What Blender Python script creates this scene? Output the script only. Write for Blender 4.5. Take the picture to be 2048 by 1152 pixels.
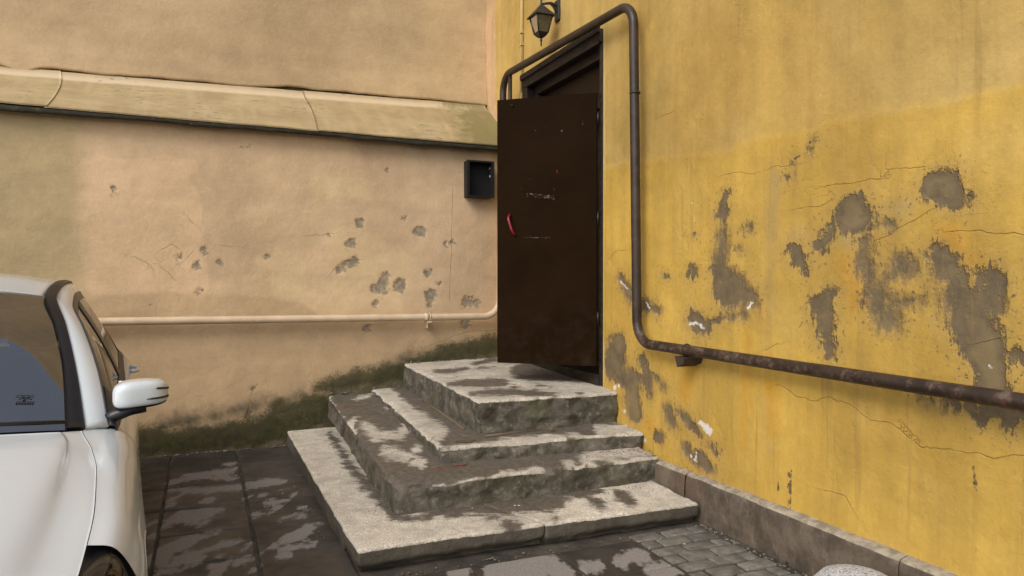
import bpy, bmesh, math, random
import numpy as np
from mathutils import Vector, Matrix
R = math.radians
random.seed(7)
for o in list(bpy.data.objects): bpy.data.objects.remove(o, do_unlink=True)
scene = bpy.context.scene
COL = scene.collection

# ------------------------------------------------------------------ camera
cam_d = bpy.data.cameras.new('camera')
cam = bpy.data.objects.new('camera', cam_d); COL.objects.link(cam)
cam_d.sensor_width = 36.0
cam_d.lens = 1450.0 / 2048.0 * 36.0
cam_d.clip_start = 0.05; cam_d.clip_end = 600
cam.location = (-2.93, -6.92, 1.5)
cam.rotation_euler = (R(90 - 0.553), 0, R(-23))
scene.camera = cam

# ------------------------------------------------------------------ sky, sun, exposure
SUN_DIR = Vector((-0.62, -0.42, 0.66)).normalized()      # towards the sun
world = bpy.data.worlds.new('World'); scene.world = world; world.use_nodes = True
wn = world.node_tree.nodes; wl = world.node_tree.links; wn.clear()
sky = wn.new('ShaderNodeTexSky'); sky.sky_type = 'NISHITA'; sky.sun_disc = False
sky.sun_elevation = math.asin(SUN_DIR.z); sky.sun_rotation = math.atan2(SUN_DIR.x, SUN_DIR.y)
sky.dust_density = 2.0; sky.air_density = 1.0; sky.ozone_density = 1.0
hs = wn.new('ShaderNodeHueSaturation'); hs.inputs['Saturation'].default_value = 0.50
bg = wn.new('ShaderNodeBackground'); bg.inputs['Strength'].default_value = 0.15
wo = wn.new('ShaderNodeOutputWorld')
wl.new(sky.outputs[0], hs.inputs['Color']); wl.new(hs.outputs[0], bg.inputs['Color']); wl.new(bg.outputs[0], wo.inputs['Surface'])
sun_d = bpy.data.lights.new('sun', 'SUN'); sun_d.energy = 1.1; sun_d.angle = R(28); sun_d.color = (1.0, 0.95, 0.88)
sun = bpy.data.objects.new('sun', sun_d); COL.objects.link(sun)
sun.rotation_euler = SUN_DIR.to_track_quat('Z', 'Y').to_euler()
scene.view_settings.view_transform = 'Standard'; scene.view_settings.look = 'None'
scene.view_settings.gamma = 1.0; scene.view_settings.use_curve_mapping = False
scene.view_settings.exposure = 0.62
scene.render.engine = 'CYCLES'
scene.render.resolution_x = 1024; scene.render.resolution_y = 576

# ------------------------------------------------------------------ noise in numpy
def _hash(ix, iy, iz, seed):
    n = (ix.astype(np.int64) * 374761393 + iy.astype(np.int64) * 668265263 + iz.astype(np.int64) * 2147483647 + seed * 974711) & 0x7fffffff
    n = ((n ^ (n >> 13)) * 1274126177) & 0x7fffffff
    n = (n ^ (n >> 16)) & 0x7fffffff
    return n / float(0x7fffffff)
def vnoise(x, y, z=0.0, seed=0):
    x = np.asarray(x, float); y = np.asarray(y, float); z = np.zeros_like(x) + z
    ix, iy, iz = np.floor(x), np.floor(y), np.floor(z)
    fx, fy, fz = x - ix, y - iy, z - iz
    fx, fy, fz = fx*fx*(3-2*fx), fy*fy*(3-2*fy), fz*fz*(3-2*fz)
    h = lambda a, b, c: _hash(ix + a, iy + b, iz + c, seed)
    l = lambda a, b, t: a + (b - a) * t
    return l(l(l(h(0,0,0), h(1,0,0), fx), l(h(0,1,0), h(1,1,0), fx), fy),
             l(l(h(0,0,1), h(1,0,1), fx), l(h(0,1,1), h(1,1,1), fx), fy), fz)
def fbm(x, y, z=0.0, octaves=4, seed=0):
    s = 0; a = 0.5; t = 0
    for k in range(octaves):
        s = s + a * vnoise(np.asarray(x)*2**k, np.asarray(y)*2**k, np.asarray(z)*2**k, seed + k*17); t += a; a *= 0.5
    return s / t          # about 0..1
def sstep(a, b, x):
    t = np.clip((x - a) / (b - a), 0, 1); return t*t*(3-2*t)
def strokes_sdf(A, B, strokes, ka=1.0, kb=1.0):
    """signed distance (negative inside) to a set of tapered strokes"""
    best = np.full(A.shape, 1e3)
    for s in strokes:
        s = list(s)
        if len(s) == 1: s = s + s
        for (a0, b0, r0), (a1, b1, r1) in zip(s[:-1], s[1:]):
            ax, bx, ay, by = a0*ka, a1*ka, b0*kb, b1*kb
            dx, dy = bx - ax, by - ay
            L2 = dx*dx + dy*dy + 1e-12
            t = np.clip(((A*ka - ax)*dx + (B*kb - ay)*dy) / L2, 0, 1)
            d = np.hypot(A*ka - ax - t*dx, B*kb - ay - t*dy) - (r0 + (r1 - r0)*t)
            np.minimum(best, d, out=best)
    return best
def crack_sdf(A, B, lines):
    """signed distance to open polylines, so that thin lines survive interpolation"""
    best = np.full(A.shape, 0.3)
    for s in lines:
        for (a0, b0, _), (a1, b1, _) in zip(s[:-1], s[1:]):
            dx, dy = a1 - a0, b1 - b0
            t = np.clip(((A - a0)*dx + (B - b0)*dy) / (dx*dx + dy*dy + 1e-12), 0, 1)
            d = np.hypot(A - a0 - t*dx, B - b0 - t*dy)
            sg = np.where(dx*(B - b0) - dy*(A - a0) >= 0, 1.0, -1.0)*(1 if (dx if abs(dx) > abs(dy) else dy) >= 0 else -1)
            best = np.where(d < np.abs(best), d*sg, best)
    return best
def line_height(A, line):
    xs = [p[0] for p in line]; zs = [p[1] for p in line]
    o = np.argsort(xs); return np.interp(A, np.array(xs)[o], np.array(zs)[o])

# ------------------------------------------------------------------ object helpers
def link(o, parent=None):
    COL.objects.link(o)
    if parent is not None: o.parent = parent
    return o
def tag(o, label=None, cat=None, group=None, kind=None):
    if label: o['label'] = label
    if cat: o['category'] = cat
    if group: o['group'] = group
    if kind: o['kind'] = kind
    return o
def empty(name, loc=(0,0,0), rz=0, parent=None):
    o = bpy.data.objects.new(name, None); o.location = loc; o.rotation_euler.z = rz; o.empty_display_size = 0.1
    return link(o, parent)
def mesh_obj(name, verts, faces, mat, parent=None, smooth=False, attrs=None):
    me = bpy.data.meshes.new(name)
    if isinstance(verts, np.ndarray) and isinstance(faces, np.ndarray) and faces.ndim == 2:
        nv, nf, k = len(verts), len(faces), faces.shape[1]
        me.vertices.add(nv); me.vertices.foreach_set('co', verts.astype(np.float32).ravel())
        me.loops.add(nf*k); me.loops.foreach_set('vertex_index', faces.astype(np.int32).ravel())
        me.polygons.add(nf); me.polygons.foreach_set('loop_start', np.arange(0, nf*k, k, dtype=np.int32))
        me.update(calc_edges=True); me.validate()
    else:
        me.from_pydata([tuple(map(float, v)) for v in verts], [], [tuple(map(int, f)) for f in faces]); me.update()
    if attrs:
        for k, a in attrs.items():
            at = me.attributes.new(k, 'FLOAT', 'POINT'); at.data.foreach_set('value', np.asarray(a, np.float32).ravel())
    if smooth: me.polygons.foreach_set('use_smooth', np.ones(len(me.polygons), bool))
    if mat: me.materials.append(mat)
    o = bpy.data.objects.new(name, me)
    return link(o, parent)
def bm_obj(name, bm, mat, parent=None, smooth=False):
    me = bpy.data.meshes.new(name); bm.normal_update(); bm.to_mesh(me); bm.free()
    if smooth: me.polygons.foreach_set('use_smooth', np.ones(len(me.polygons), bool))
    if mat: me.materials.append(mat)
    return link(bpy.data.objects.new(name, me), parent)
def box_bm(bm, x, y, z, bevel=0.0, M=None):
    vs = [bm.verts.new((a, b, c)) for a in x for b in y for c in z]
    q = [(0,1,3,2),(4,6,7,5),(0,4,5,1),(2,3,7,6),(0,2,6,4),(1,5,7,3)]
    fs = [bm.faces.new([vs[i] for i in f]) for f in q]
    if bevel > 0:
        es = list({e for f in fs for e in f.edges})
        r = bmesh.ops.bevel(bm, geom=es, offset=bevel, segments=2, affect='EDGES', profile=0.5)
    return fs
def box(name, x, y, z, mat, parent=None, bevel=0.0):
    bm = bmesh.new(); box_bm(bm, x, y, z, bevel)
    bmesh.ops.recalc_face_normals(bm, faces=bm.faces)
    return bm_obj(name, bm, mat, parent)
def fillet(pts, rad, n=10):
    """polyline with rounded corners"""
    P = [Vector(p) for p in pts]; out = [P[0]]
    for i in range(1, len(P)-1):
        a, b, c = P[i-1], P[i], P[i+1]
        r = rad[i-1] if isinstance(rad, (list, tuple)) else rad
        d0 = (a-b).normalized(); d1 = (c-b).normalized(); ang = d0.angle(d1)
        t = min(r / math.tan(ang/2), (a-b).length*0.49, (c-b).length*0.49)
        rr = t * math.tan(ang/2); bis = (d0+d1).normalized(); cen = b + bis*(rr/math.sin(ang/2))
        s = b + d0*t; e = b + d1*t; v0 = s-cen; v1 = e-cen
        ax = v0.cross(v1).normalized(); tot = v0.angle(v1)
        for k in range(n+1): out.append(cen + Matrix.Rotation(tot*k/n, 3, ax) @ v0)
    out.append(P[-1]); return out
def sweep_verts(path, r, seg=14, jitter=0.0, sub=0.0):
    P = [Vector(p) for p in path]
    if sub > 0:
        Q = [P[0]]
        for a, b in zip(P[:-1], P[1:]):
            m = max(1, int((b-a).length/sub))
            for k in range(1, m+1): Q.append(a.lerp(b, k/m))
        P = Q
    T = []
    for i in range(len(P)):
        t = (P[min(i+1, len(P)-1)] - P[max(i-1, 0)]).normalized(); T.append(t)
    up = Vector((0,0,1)) if abs(T[0].z) < 0.9 else Vector((1,0,0))
    nrm = (up - T[0]*up.dot(T[0])).normalized(); verts = []
    for i, p in enumerate(P):
        nrm = (nrm - T[i]*nrm.dot(T[i])).normalized(); bn = T[i].cross(nrm)
        rr = r[i] if isinstance(r, (list, tuple)) else r
        for k in range(seg):
            a = 2*math.pi*k/seg
            j = 1 + (jitter*(random.random()-0.5) if jitter else 0)
            verts.append(p + (nrm*math.cos(a) + bn*math.sin(a))*rr*j)
    faces = []
    for i in range(len(P)-1):
        for k in range(seg):
            a = i*seg+k; b = i*seg+(k+1) % seg; faces.append((a, b, b+seg, a+seg))
    faces.append(tuple(range(seg))[::-1]); faces.append(tuple(range((len(P)-1)*seg, len(P)*seg)))
    return verts, faces
def tube(name, path, r, mat, parent=None, seg=14, jitter=0.0, sub=0.0):
    v, f = sweep_verts(path, r, seg, jitter, sub)
    return mesh_obj(name, v, f, mat, parent, smooth=True)
def lathe(name, prof, mat, parent=None, seg=24, smooth=True, center=(0,0,0), rot=0.0):
    verts, faces = [], []
    for (r, z) in prof:
        for k in range(seg):
            a = 2*math.pi*k/seg + rot; verts.append((center[0]+r*math.cos(a), center[1]+r*math.sin(a), center[2]+z))
    for i in range(len(prof)-1):
        for k in range(seg):
            a = i*seg+k; b = i*seg+(k+1) % seg; faces.append((a, b, b+seg, a+seg))
    faces.append(tuple(range(seg))[::-1]); faces.append(tuple(range((len(prof)-1)*seg, len(prof)*seg)))
    return mesh_obj(name, verts, faces, mat, parent, smooth=smooth)
def grid_faces(na, nb, mask=None):
    i = np.arange(na-1)[:, None]*nb + np.arange(nb-1)[None, :]
    f = np.stack([i, i+nb, i+nb+1, i+1], -1).reshape(-1, 4)
    if mask is not None: f = f[mask.reshape(-1)]
    return f

# ------------------------------------------------------------------ material helper
class Mat:
    def __init__(s, name):
        s.m = bpy.data.materials.new(name); s.m.use_nodes = True
        s.t = s.m.node_tree; s.t.nodes.clear()
        s.out = s.t.nodes.new('ShaderNodeOutputMaterial')
        s.b = s.t.nodes.new('ShaderNodeBsdfPrincipled'); s.t.links.new(s.b.outputs[0], s.out.inputs[0])
        s._tc = None
    def n(s, typ): return s.t.nodes.new('ShaderNode' + typ)
    def put(s, sock, v):
        if isinstance(v, bpy.types.NodeSocket): s.t.links.new(v, sock)
        elif isinstance(v, (tuple, list)) and len(v) == 3 and sock.type == 'RGBA': sock.default_value = (*v, 1)
        else: sock.default_value = v
    def set(s, **kw):
        for k, v in kw.items(): s.put(s.b.inputs[k.replace('_', ' ')], v)
        return s
    def pos(s):
        if s._tc is None: s._tc = s.n('NewGeometry').outputs['Position']
        return s._tc
    def objc(s): return s.n('TexCoord').outputs['Object']
    def attr(s, name):
        a = s.n('Attribute'); a.attribute_name = name; return a.outputs['Fac']
    def mapping(s, vec, scale=(1,1,1), rot=(0,0,0), loc=(0,0,0)):
        m = s.n('Mapping'); s.put(m.inputs['Vector'], vec); m.inputs['Scale'].default_value = scale
        m.inputs['Rotation'].default_value = rot; m.inputs['Location'].default_value = loc; return m.outputs[0]
    def noise(s, scale, detail=4, rough=0.55, vec=None, dist=0.0, color=False):
        t = s.n('TexNoise'); s.put(t.inputs['Vector'], vec if vec is not None else s.pos())
        t.inputs['Scale'].default_value = scale; t.inputs['Detail'].default_value = min(detail, 4.5)
        t.inputs['Roughness'].default_value = rough; t.inputs['Distortion'].default_value = dist
        return t.outputs['Color' if color else 'Fac']
    def voro(s, scale, feature='F1', vec=None, rnd=1.0):
        t = s.n('TexVoronoi'); t.feature = feature; s.put(t.inputs['Vector'], vec if vec is not None else s.pos())
        t.inputs['Scale'].default_value = scale; t.inputs['Randomness'].default_value = rnd; return t.outputs['Distance']
    def math(s, op, a, b=0.0, c=0.0, clamp=False):
        m = s.n('Math'); m.operation = op; m.use_clamp = clamp
        s.put(m.inputs[0], a); s.put(m.inputs[1], b); s.put(m.inputs[2], c); return m.outputs[0]
    def rng(s, v, a, b, c=0.0, d=1.0, smooth=True):
        m = s.n('MapRange'); m.interpolation_type = 'SMOOTHSTEP' if smooth else 'LINEAR'; m.clamp = True
        s.put(m.inputs['Value'], v)
        for k, x in zip(('From Min','From Max','To Min','To Max'), (a, b, c, d)): m.inputs[k].default_value = x
        return m.outputs[0]
    def mix(s, f, a, b, mode='MIX'):
        m = s.n('Mix'); m.data_type = 'RGBA'; m.blend_type = mode; m.clamp_factor = True
        s.put(m.inputs[0], f); s.put(m.inputs[6], a); s.put(m.inputs[7], b); return m.outputs[2]
    def mixf(s, f, a, b):
        m = s.n('Mix'); m.data_type = 'FLOAT'; s.put(m.inputs[0], f); s.put(m.inputs[2], a); s.put(m.inputs[3], b); return m.outputs[0]
    def scale_col(s, col, f):
        m = s.n('Mix'); m.data_type = 'RGBA'; m.blend_type = 'MULTIPLY'; m.inputs[0].default_value = 1.0
        s.put(m.inputs[6], col)
        c = s.n('CombineColor'); [s.put(c.inputs[k], f) for k in range(3)]
        s.put(m.inputs[7], c.outputs[0]); return m.outputs[2]
    def bump(s, h, strength=0.5, dist=0.01, prev=None):
        b = s.n('Bump'); b.inputs['Strength'].default_value = strength; b.inputs['Distance'].default_value = dist
        s.put(b.inputs['Height'], h)
        if prev is not None: s.put(b.inputs['Normal'], prev)
        return b.outputs[0]
def srgb(r, g, b):
    f = lambda c: c/12.92 if c <= 0.04045 else ((c+0.055)/1.055)**2.4
    return (f(r/255), f(g/255), f(b/255))
# ------------------------------------------------------------------ wear marks (wall or floor coordinates in metres, radius)
YG = [((-2.155,1.527,0.0381),(-2.289,1.396,0.0522),(-2.489,1.32,0.0468),(-2.651,1.297,0.028)),((-3.37,2.038,0.0274),(-3.315,1.906,0.0431)),((-3.348,1.796,0.0367),(-3.316,1.629,0.0554)),((-3.302,1.568,0.0617),(-3.404,1.452,0.1269),(-3.562,1.418,0.0643)),((-3.57,1.383,0.0583),),((-3.056,1.247,0.0616),(-3.158,1.211,0.054)),((-3.256,1.251,0.0281),(-3.528,1.306,0.0265)),((-3.029,1.555,0.0424),),((-3.483,1.684,0.0208),),((-3.518,1.795,0.0118),),((-3.569,1.803,0.0204),),((-4.291,1.824,0.0933),),((-4.181,1.783,0.0303),(-4.091,1.673,0.0336)),((-3.919,1.667,0.0323),(-3.973,1.598,0.0346),(-3.997,1.545,0.0132)),((-4.506,1.764,0.0255),),((-4.368,1.697,0.0193),(-4.369,1.596,0.0409),(-4.412,1.505,0.0333),(-4.44,1.41,0.0496),(-4.495,1.318,0.0513),(-4.541,1.274,0.0207)),((-4.578,1.566,0.0546),),((-4.494,1.514,0.0163),(-4.56,1.539,0.0183)),((-4.561,1.402,0.0297),(-4.661,1.416,0.0178)),((-4.173,1.442,0.0228),(-4.093,1.381,0.0543),(-4.119,1.3,0.0437),(-4.143,1.173,0.0332),(-4.159,1.111,0.0178)),((-4.765,1.903,0.0733),(-4.818,1.848,0.0467)),((-4.833,1.81,0.019),),((-4.739,1.646,0.0239),(-4.779,1.569,0.0516),(-4.835,1.483,0.0592),(-4.88,1.379,0.0751),(-4.934,1.237,0.0759),(-4.975,1.139,0.0628),(-4.986,1.06,0.0566)),((-4.983,1.504,0.0485),(-4.97,1.403,0.0568),(-4.964,1.372,0.0285)),((-5.073,1.2,0.0295),),((-4.935,0.94,0.0287),),((-5.042,0.938,0.0337),),((-4.688,0.974,0.0199),(-5.109,0.975,0.035)),((-2.106,1.007,0.0847),(-2.047,0.828,0.1127),(-2.207,0.75,0.0757)),((-2.298,0.762,0.0969),(-2.312,0.615,0.0707),(-2.346,0.527,0.074)),((-2.445,0.944,0.0363),(-2.491,0.804,0.0577),(-2.542,0.685,0.0322)),((-2.579,0.833,0.0213),(-2.725,0.76,0.0207)),((-2.772,0.616,0.0446),(-2.819,0.538,0.0442)),((-2.897,0.619,0.0368),(-3.033,0.56,0.0424),(-3.121,0.528,0.0225)),((-2.666,0.406,0.0455),),((-2.98,0.385,0.0429),(-3.137,0.355,0.0608),(-3.236,0.315,0.0345)),((-3.235,0.472,0.0282),(-3.283,0.435,0.0217)),((-4.048,2.23,0.0104),),((-4.015,2.184,0.0131),),((-3.899,2.143,0.0135),),((-3.862,2.07,0.0136),),((-3.043,1.799,0.0162),),((-2.734,1.534,0.0207),),((-3.292,1.698,0.0155),)]
YW = [((-2.977,1.21,0.0099),(-3.066,1.235,0.0097),(-3.158,1.201,0.0095)),((-3.571,1.345,0.0146),(-3.587,1.375,0.0116)),((-3.136,0.595,0.0224),(-3.21,0.555,0.0315)),((-3.023,0.368,0.0098),(-3.049,0.355,0.0098)),((-3.09,0.393,0.0065),(-3.08,0.349,0.0129)),((-2.148,1.5,0.0076),(-2.248,1.44,0.0113)),((-2.463,1.37,0.0072),(-2.54,1.314,0.0107)),((-2.062,0.674,0.0233),),((-2.121,0.693,0.0154),),((-2.208,0.515,0.0189),),((-2.479,0.35,0.0181),),((-3.022,2.012,0.0065),),((-3.043,1.896,0.0065),),((-3.054,1.798,0.0065),),((-4.087,2.46,0.0077),),((-4.898,1.935,0.0062),),((-4.986,1.1,0.004),),((-4.975,1.149,0.0041),),((-4.156,1.772,0.0051),)]
YO = [((-3.559,1.213,0.0234),(-3.539,0.8,0.0265),(-3.532,0.563,0.0118)),((-3.005,0.949,0.059),(-2.963,0.713,0.0463)),((-3.755,0.917,0.0448),(-3.736,0.661,0.0282)),((-2.543,0.47,0.0644),(-2.667,0.388,0.049)),((-2.244,0.34,0.0527),),((-3.111,0.317,0.0643),),((-4.801,1.696,0.064),(-4.932,1.545,0.041)),((-4.281,1.604,0.0641),(-4.341,1.408,0.0485)),((-3.653,1.391,0.0401),(-3.694,1.222,0.0341))]
YP = [((-3.768,2.105,0.0446),(-3.75,1.814,0.056),(-3.725,1.393,0.0451),(-3.714,1.138,0.0396)),((-4.28,1.702,0.0739),),((-3.954,1.746,0.0588),),((-4.558,1.825,0.0686),),((-3.696,0.824,0.0341),(-3.717,0.544,0.0283)),((-4.734,1.33,0.0349),),((-4.408,2.123,0.0143),(-4.437,1.93,0.0118)),((-4.463,2.185,0.0117),(-4.473,1.996,0.0094))]
YCRK = [((-3.729,2.132,0.0),(-3.899,2.133,0.0)),((-4.09,1.991,0.0),(-4.279,1.983,0.0),(-4.478,1.977,0.0),(-4.483,2.018,0.0),(-4.682,2.001,0.0)),((-4.707,1.811,0.0),(-4.585,1.754,0.0),(-4.453,1.688,0.0),(-4.425,1.623,0.0)),((-3.755,0.903,0.0),(-3.812,0.919,0.0),(-3.923,0.885,0.0),(-4.028,0.874,0.0),(-4.16,0.904,0.0),(-4.285,0.888,0.0),(-4.402,0.84,0.0),(-4.564,0.829,0.0),(-4.665,0.754,0.0),(-4.806,0.789,0.0),(-4.936,0.785,0.0),(-5.11,0.814,0.0)),((-3.3,2.154,0.0),(-3.609,2.127,0.0)),((-3.953,1.884,0.0),(-4.09,1.88,0.0),(-4.155,1.912,0.0)),((-4.59,0.845,0.0),(-4.665,0.781,0.0)),((-1.946,1.666,0.0),(-2.133,1.737,0.0),(-2.24,1.733,0.0)),((-2.659,2.64,0.0),(-2.805,2.654,0.0)),((-4.844,1.946,0.0),(-4.866,1.87,0.0),(-4.898,1.846,0.0)),((-3.695,1.108,0.0),(-3.811,1.146,0.0)),((-4.131,0.427,0.0),(-4.257,0.423,0.0),(-4.287,0.394,0.0)),((-4.801,1.718,0.0),(-4.972,1.696,0.0),(-5.104,1.679,0.0)),((-4.913,1.236,0.0),(-5.015,1.264,0.0))]
YLINE = [((-1.929,2.405,0.0),(-2.537,2.363,0.0),(-3.346,2.3,0.0),(-3.649,2.321,0.0),(-3.951,2.301,0.0),(-4.336,2.305,0.0),(-4.681,2.276,0.0),(-5.1,2.26,0.0))]
YD = [((-3.807,0.383,0.0083),(-3.807,0.327,0.0055)),((-3.881,0.456,0.0055),(-3.882,0.279,0.0082)),((-3.9,0.474,0.0054),(-3.897,0.256,0.0054)),((-4.911,0.738,0.0062),(-4.921,0.627,0.0083)),((-4.905,0.758,0.0062),(-4.907,0.706,0.0041)),((-4.864,0.748,0.0063),),((-3.909,2.158,0.0108),(-3.952,2.167,0.008)),((-4.021,2.227,0.0079),),((-1.487,3.705,0.0084),),((-0.057,4.003,0.0103),)]
BG = [((-1.554,2.057,0.0381),),((-1.136,2.094,0.0195),),((-0.985,1.986,0.059),),((-1.644,1.851,0.0379),),((-0.64,1.886,0.02),),((-1.762,1.604,0.0282),(-1.706,1.651,0.0236),(-1.621,1.68,0.0332)),((-0.884,1.579,0.0395),),((-1.324,1.543,0.029),(-1.349,1.437,0.0627),(-1.421,1.428,0.0432)),((-1.177,1.461,0.0584),),((-0.859,1.371,0.0545),(-0.874,1.272,0.0346)),((-0.771,1.47,0.0249),),((-0.508,1.298,0.0454),(-0.39,1.277,0.0406)),((-3.131,1.695,0.039),),((-2.931,1.772,0.0263),),((-2.809,1.673,0.0221),),((-2.988,1.627,0.0263),),((-2.401,1.722,0.0227),),((-3.625,2.285,0.0168),),((-2.977,1.412,0.0307),),((-1.412,1.284,0.024),),((-0.492,1.076,0.0455),),((-2.533,0.527,0.027),),((-2.615,2.698,0.0089),(-2.547,2.694,0.009)),((-1.913,1.929,0.014),(-1.844,1.94,0.014)),((-0.718,1.869,0.015),),((-4.01,3.185,0.0041),),((-2.555,0.312,0.0225),),((-1.322,2.57,0.0096),),((-1.494,1.055,0.0287),),((-3.358,1.295,0.0086),)]
BM = [((-3.478,0.126,0.1447),(-2.97,0.104,0.1317),(-2.471,0.142,0.1539),(-2.076,0.222,0.1667),(-1.848,0.313,0.1032)),((-1.939,0.506,0.0653),(-1.567,0.571,0.1192),(-1.178,0.623,0.1072),(-0.772,0.753,0.0996),(-0.182,0.853,0.113)),((-2.297,0.321,0.1097),(-1.94,0.389,0.0747))]
BD = [((-3.246,0.257,0.0777),(-2.64,0.345,0.0896),(-2.12,0.447,0.0739)),((-1.178,0.828,0.0779),(-0.667,0.959,0.0801)),((-0.926,1.115,0.0395),(-0.926,0.918,0.0494)),((-0.719,0.861,0.0499),),((-1.801,0.851,0.094),(-1.374,0.884,0.0771))]
BCRK = [((-3.452,1.687,0.0),(-3.357,1.645,0.0),(-3.338,1.594,0.0)),((-3.26,1.767,0.0),(-3.181,1.82,0.0),(-3.123,1.769,0.0)),((-3.241,1.595,0.0),(-3.183,1.543,0.0)),((-3.063,1.705,0.0),(-3.023,1.749,0.0)),((-1.845,1.566,0.0),(-1.79,1.627,0.0),(-1.729,1.689,0.0),(-1.612,1.699,0.0)),((-0.875,0.866,0.0),(-0.508,0.98,0.0),(-0.182,0.997,0.0)),((-2.026,1.926,0.0),(-1.867,1.94,0.0)),((-2.555,0.406,0.0),(-2.576,0.295,0.0),(-2.648,0.211,0.0)),((-0.64,2.411,0.0),(-0.656,1.71,0.0),(-0.667,1.31,0.0)),((-2.78,1.819,0.0),(-2.739,1.815,0.0)),((-3.042,2.032,0.0),(-3.022,2.011,0.0))]
BPINK = [((-3.8,2.443,0.083),(-3.04,2.489,0.0697)),((-3.727,2.384,0.1669),(-3.546,1.551,0.2958)),((-3.543,2.184,0.2534),(-3.238,2.197,0.2583),(-3.163,1.509,0.2598)),((-3.237,2.412,0.1722),(-3.082,2.117,0.1304))]
BLITE = [((-1.935,2.371,0.1397),(-1.563,2.413,0.1236)),((-1.66,1.367,0.2368),(-1.937,1.323,0.1398),(-1.373,1.317,0.1925)),((-1.373,1.558,0.2887),(-1.705,1.887,0.1888)),((-2.293,1.509,0.2739),)]
BLOW = [((-3.714,1.383,0.0),(-3.242,1.414,0.0),(-2.843,1.376,0.0),(-2.381,1.364,0.0),(-2.117,1.302,0.0),(-1.915,1.173,0.0),(-1.66,1.131,0.0),(-0.127,1.073,0.0))]
S2D = [((-1.698,0.228,0.0683),),((-1.629,-0.218,0.0277),(-1.532,-0.174,0.0327)),((-1.826,-1.068,0.0281),),((-1.768,-1.177,0.0238),(-1.763,-1.38,0.0346),(-1.739,-1.616,0.0444),(-1.594,-1.641,0.0446),(-1.45,-1.312,0.0357)),((-1.446,-0.67,0.0263),),((-1.796,-1.995,0.0241),(-1.744,-2.095,0.0407),(-1.684,-2.196,0.0301)),((-1.582,-2.039,0.0347),),((-0.571,-2.623,0.0337),(-0.256,-2.488,0.0638),(0.043,-2.479,0.0726)),((-0.727,-2.703,0.0262),),((-1.752,0.614,0.0409),),((-1.662,-2.306,0.0229),(-1.635,-2.388,0.0162)),((-1.214,-2.766,0.0249),(-0.962,-2.742,0.016))]
S3D = [((-1.351,-0.003,0.0675),(-1.468,-1.145,0.0895),(-1.448,-1.598,0.0984),(-1.431,-1.993,0.0849)),((-1.517,-2.495,0.0288),(-1.262,-2.452,0.0263),(-0.941,-2.376,0.0274),(-0.534,-2.409,0.0246)),((-0.253,-2.344,0.0727),(0.0,-2.413,0.0732)),((-1.563,-2.196,0.0675),)]
S4W = [((-1.015,-0.596,0.0272),(-0.934,-0.67,0.0541),(-0.707,-0.567,0.0417)),((-0.5,-0.313,0.0485),(-0.263,-0.136,0.0604)),((-1.147,-1.338,0.0322),(-0.98,-1.347,0.0732),(-0.696,-1.404,0.074)),((-1.087,-1.821,0.0374),(-0.825,-1.824,0.0533),(-0.577,-2.011,0.0451),(-0.482,-2.233,0.0364)),((-0.567,-2.32,0.0427),(-0.488,-2.471,0.0488)),((-0.672,-1.661,0.0395),),((-0.461,-1.629,0.0242),(-0.393,-1.719,0.0239)),((-0.566,-0.586,0.028),(-0.409,-0.569,0.0283)),((-0.394,-1.123,0.0175),),((-0.825,0.35,0.0415),(0.009,0.483,0.066)),((-0.323,-2.092,0.0302),),((-0.213,-0.937,0.1814),(0.081,-1.251,0.1325))]
S1W = [((-1.894,-0.235,0.0227),(-1.934,-1.479,0.0261),(-1.918,-2.189,0.0328),(-1.918,-2.801,0.029),(-1.599,-2.848,0.0295)),((-1.683,-2.822,0.0354),(-1.396,-2.811,0.0606),(-1.146,-2.842,0.0739),(-0.911,-2.853,0.069)),((-0.694,-2.945,0.0408),(-0.677,-3.008,0.0372)),((-0.473,-2.97,0.0699),),((-1.35,-3.154,0.0339),(-1.317,-3.178,0.031)),((-1.411,-3.016,0.0116),),((-1.063,-3.173,0.0145),),((-1.855,-1.816,0.0354),(-1.878,-2.443,0.0439)),((-1.789,-2.874,0.0144),),((-0.834,-2.77,0.0513),(-0.542,-2.773,0.0328))]
S1C = [((-2.202,-2.865,0.0),(-2.102,-2.853,0.0),(-1.958,-2.784,0.0),(-1.908,-2.785,0.0))]
S1C2 = [((-1.288,-2.825,0.0),(-1.264,-3.04,0.0),(-1.228,-3.206,0.0),(-1.238,-3.327,0.0))]
SRED = [((-1.84,-0.6,0.0086),(-1.739,-0.564,0.0131))]
SRED2 = [((-1.613,-2.505,0.0063),(-1.464,-2.488,0.0096)),((-1.86,-1.757,0.0107),)]
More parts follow.
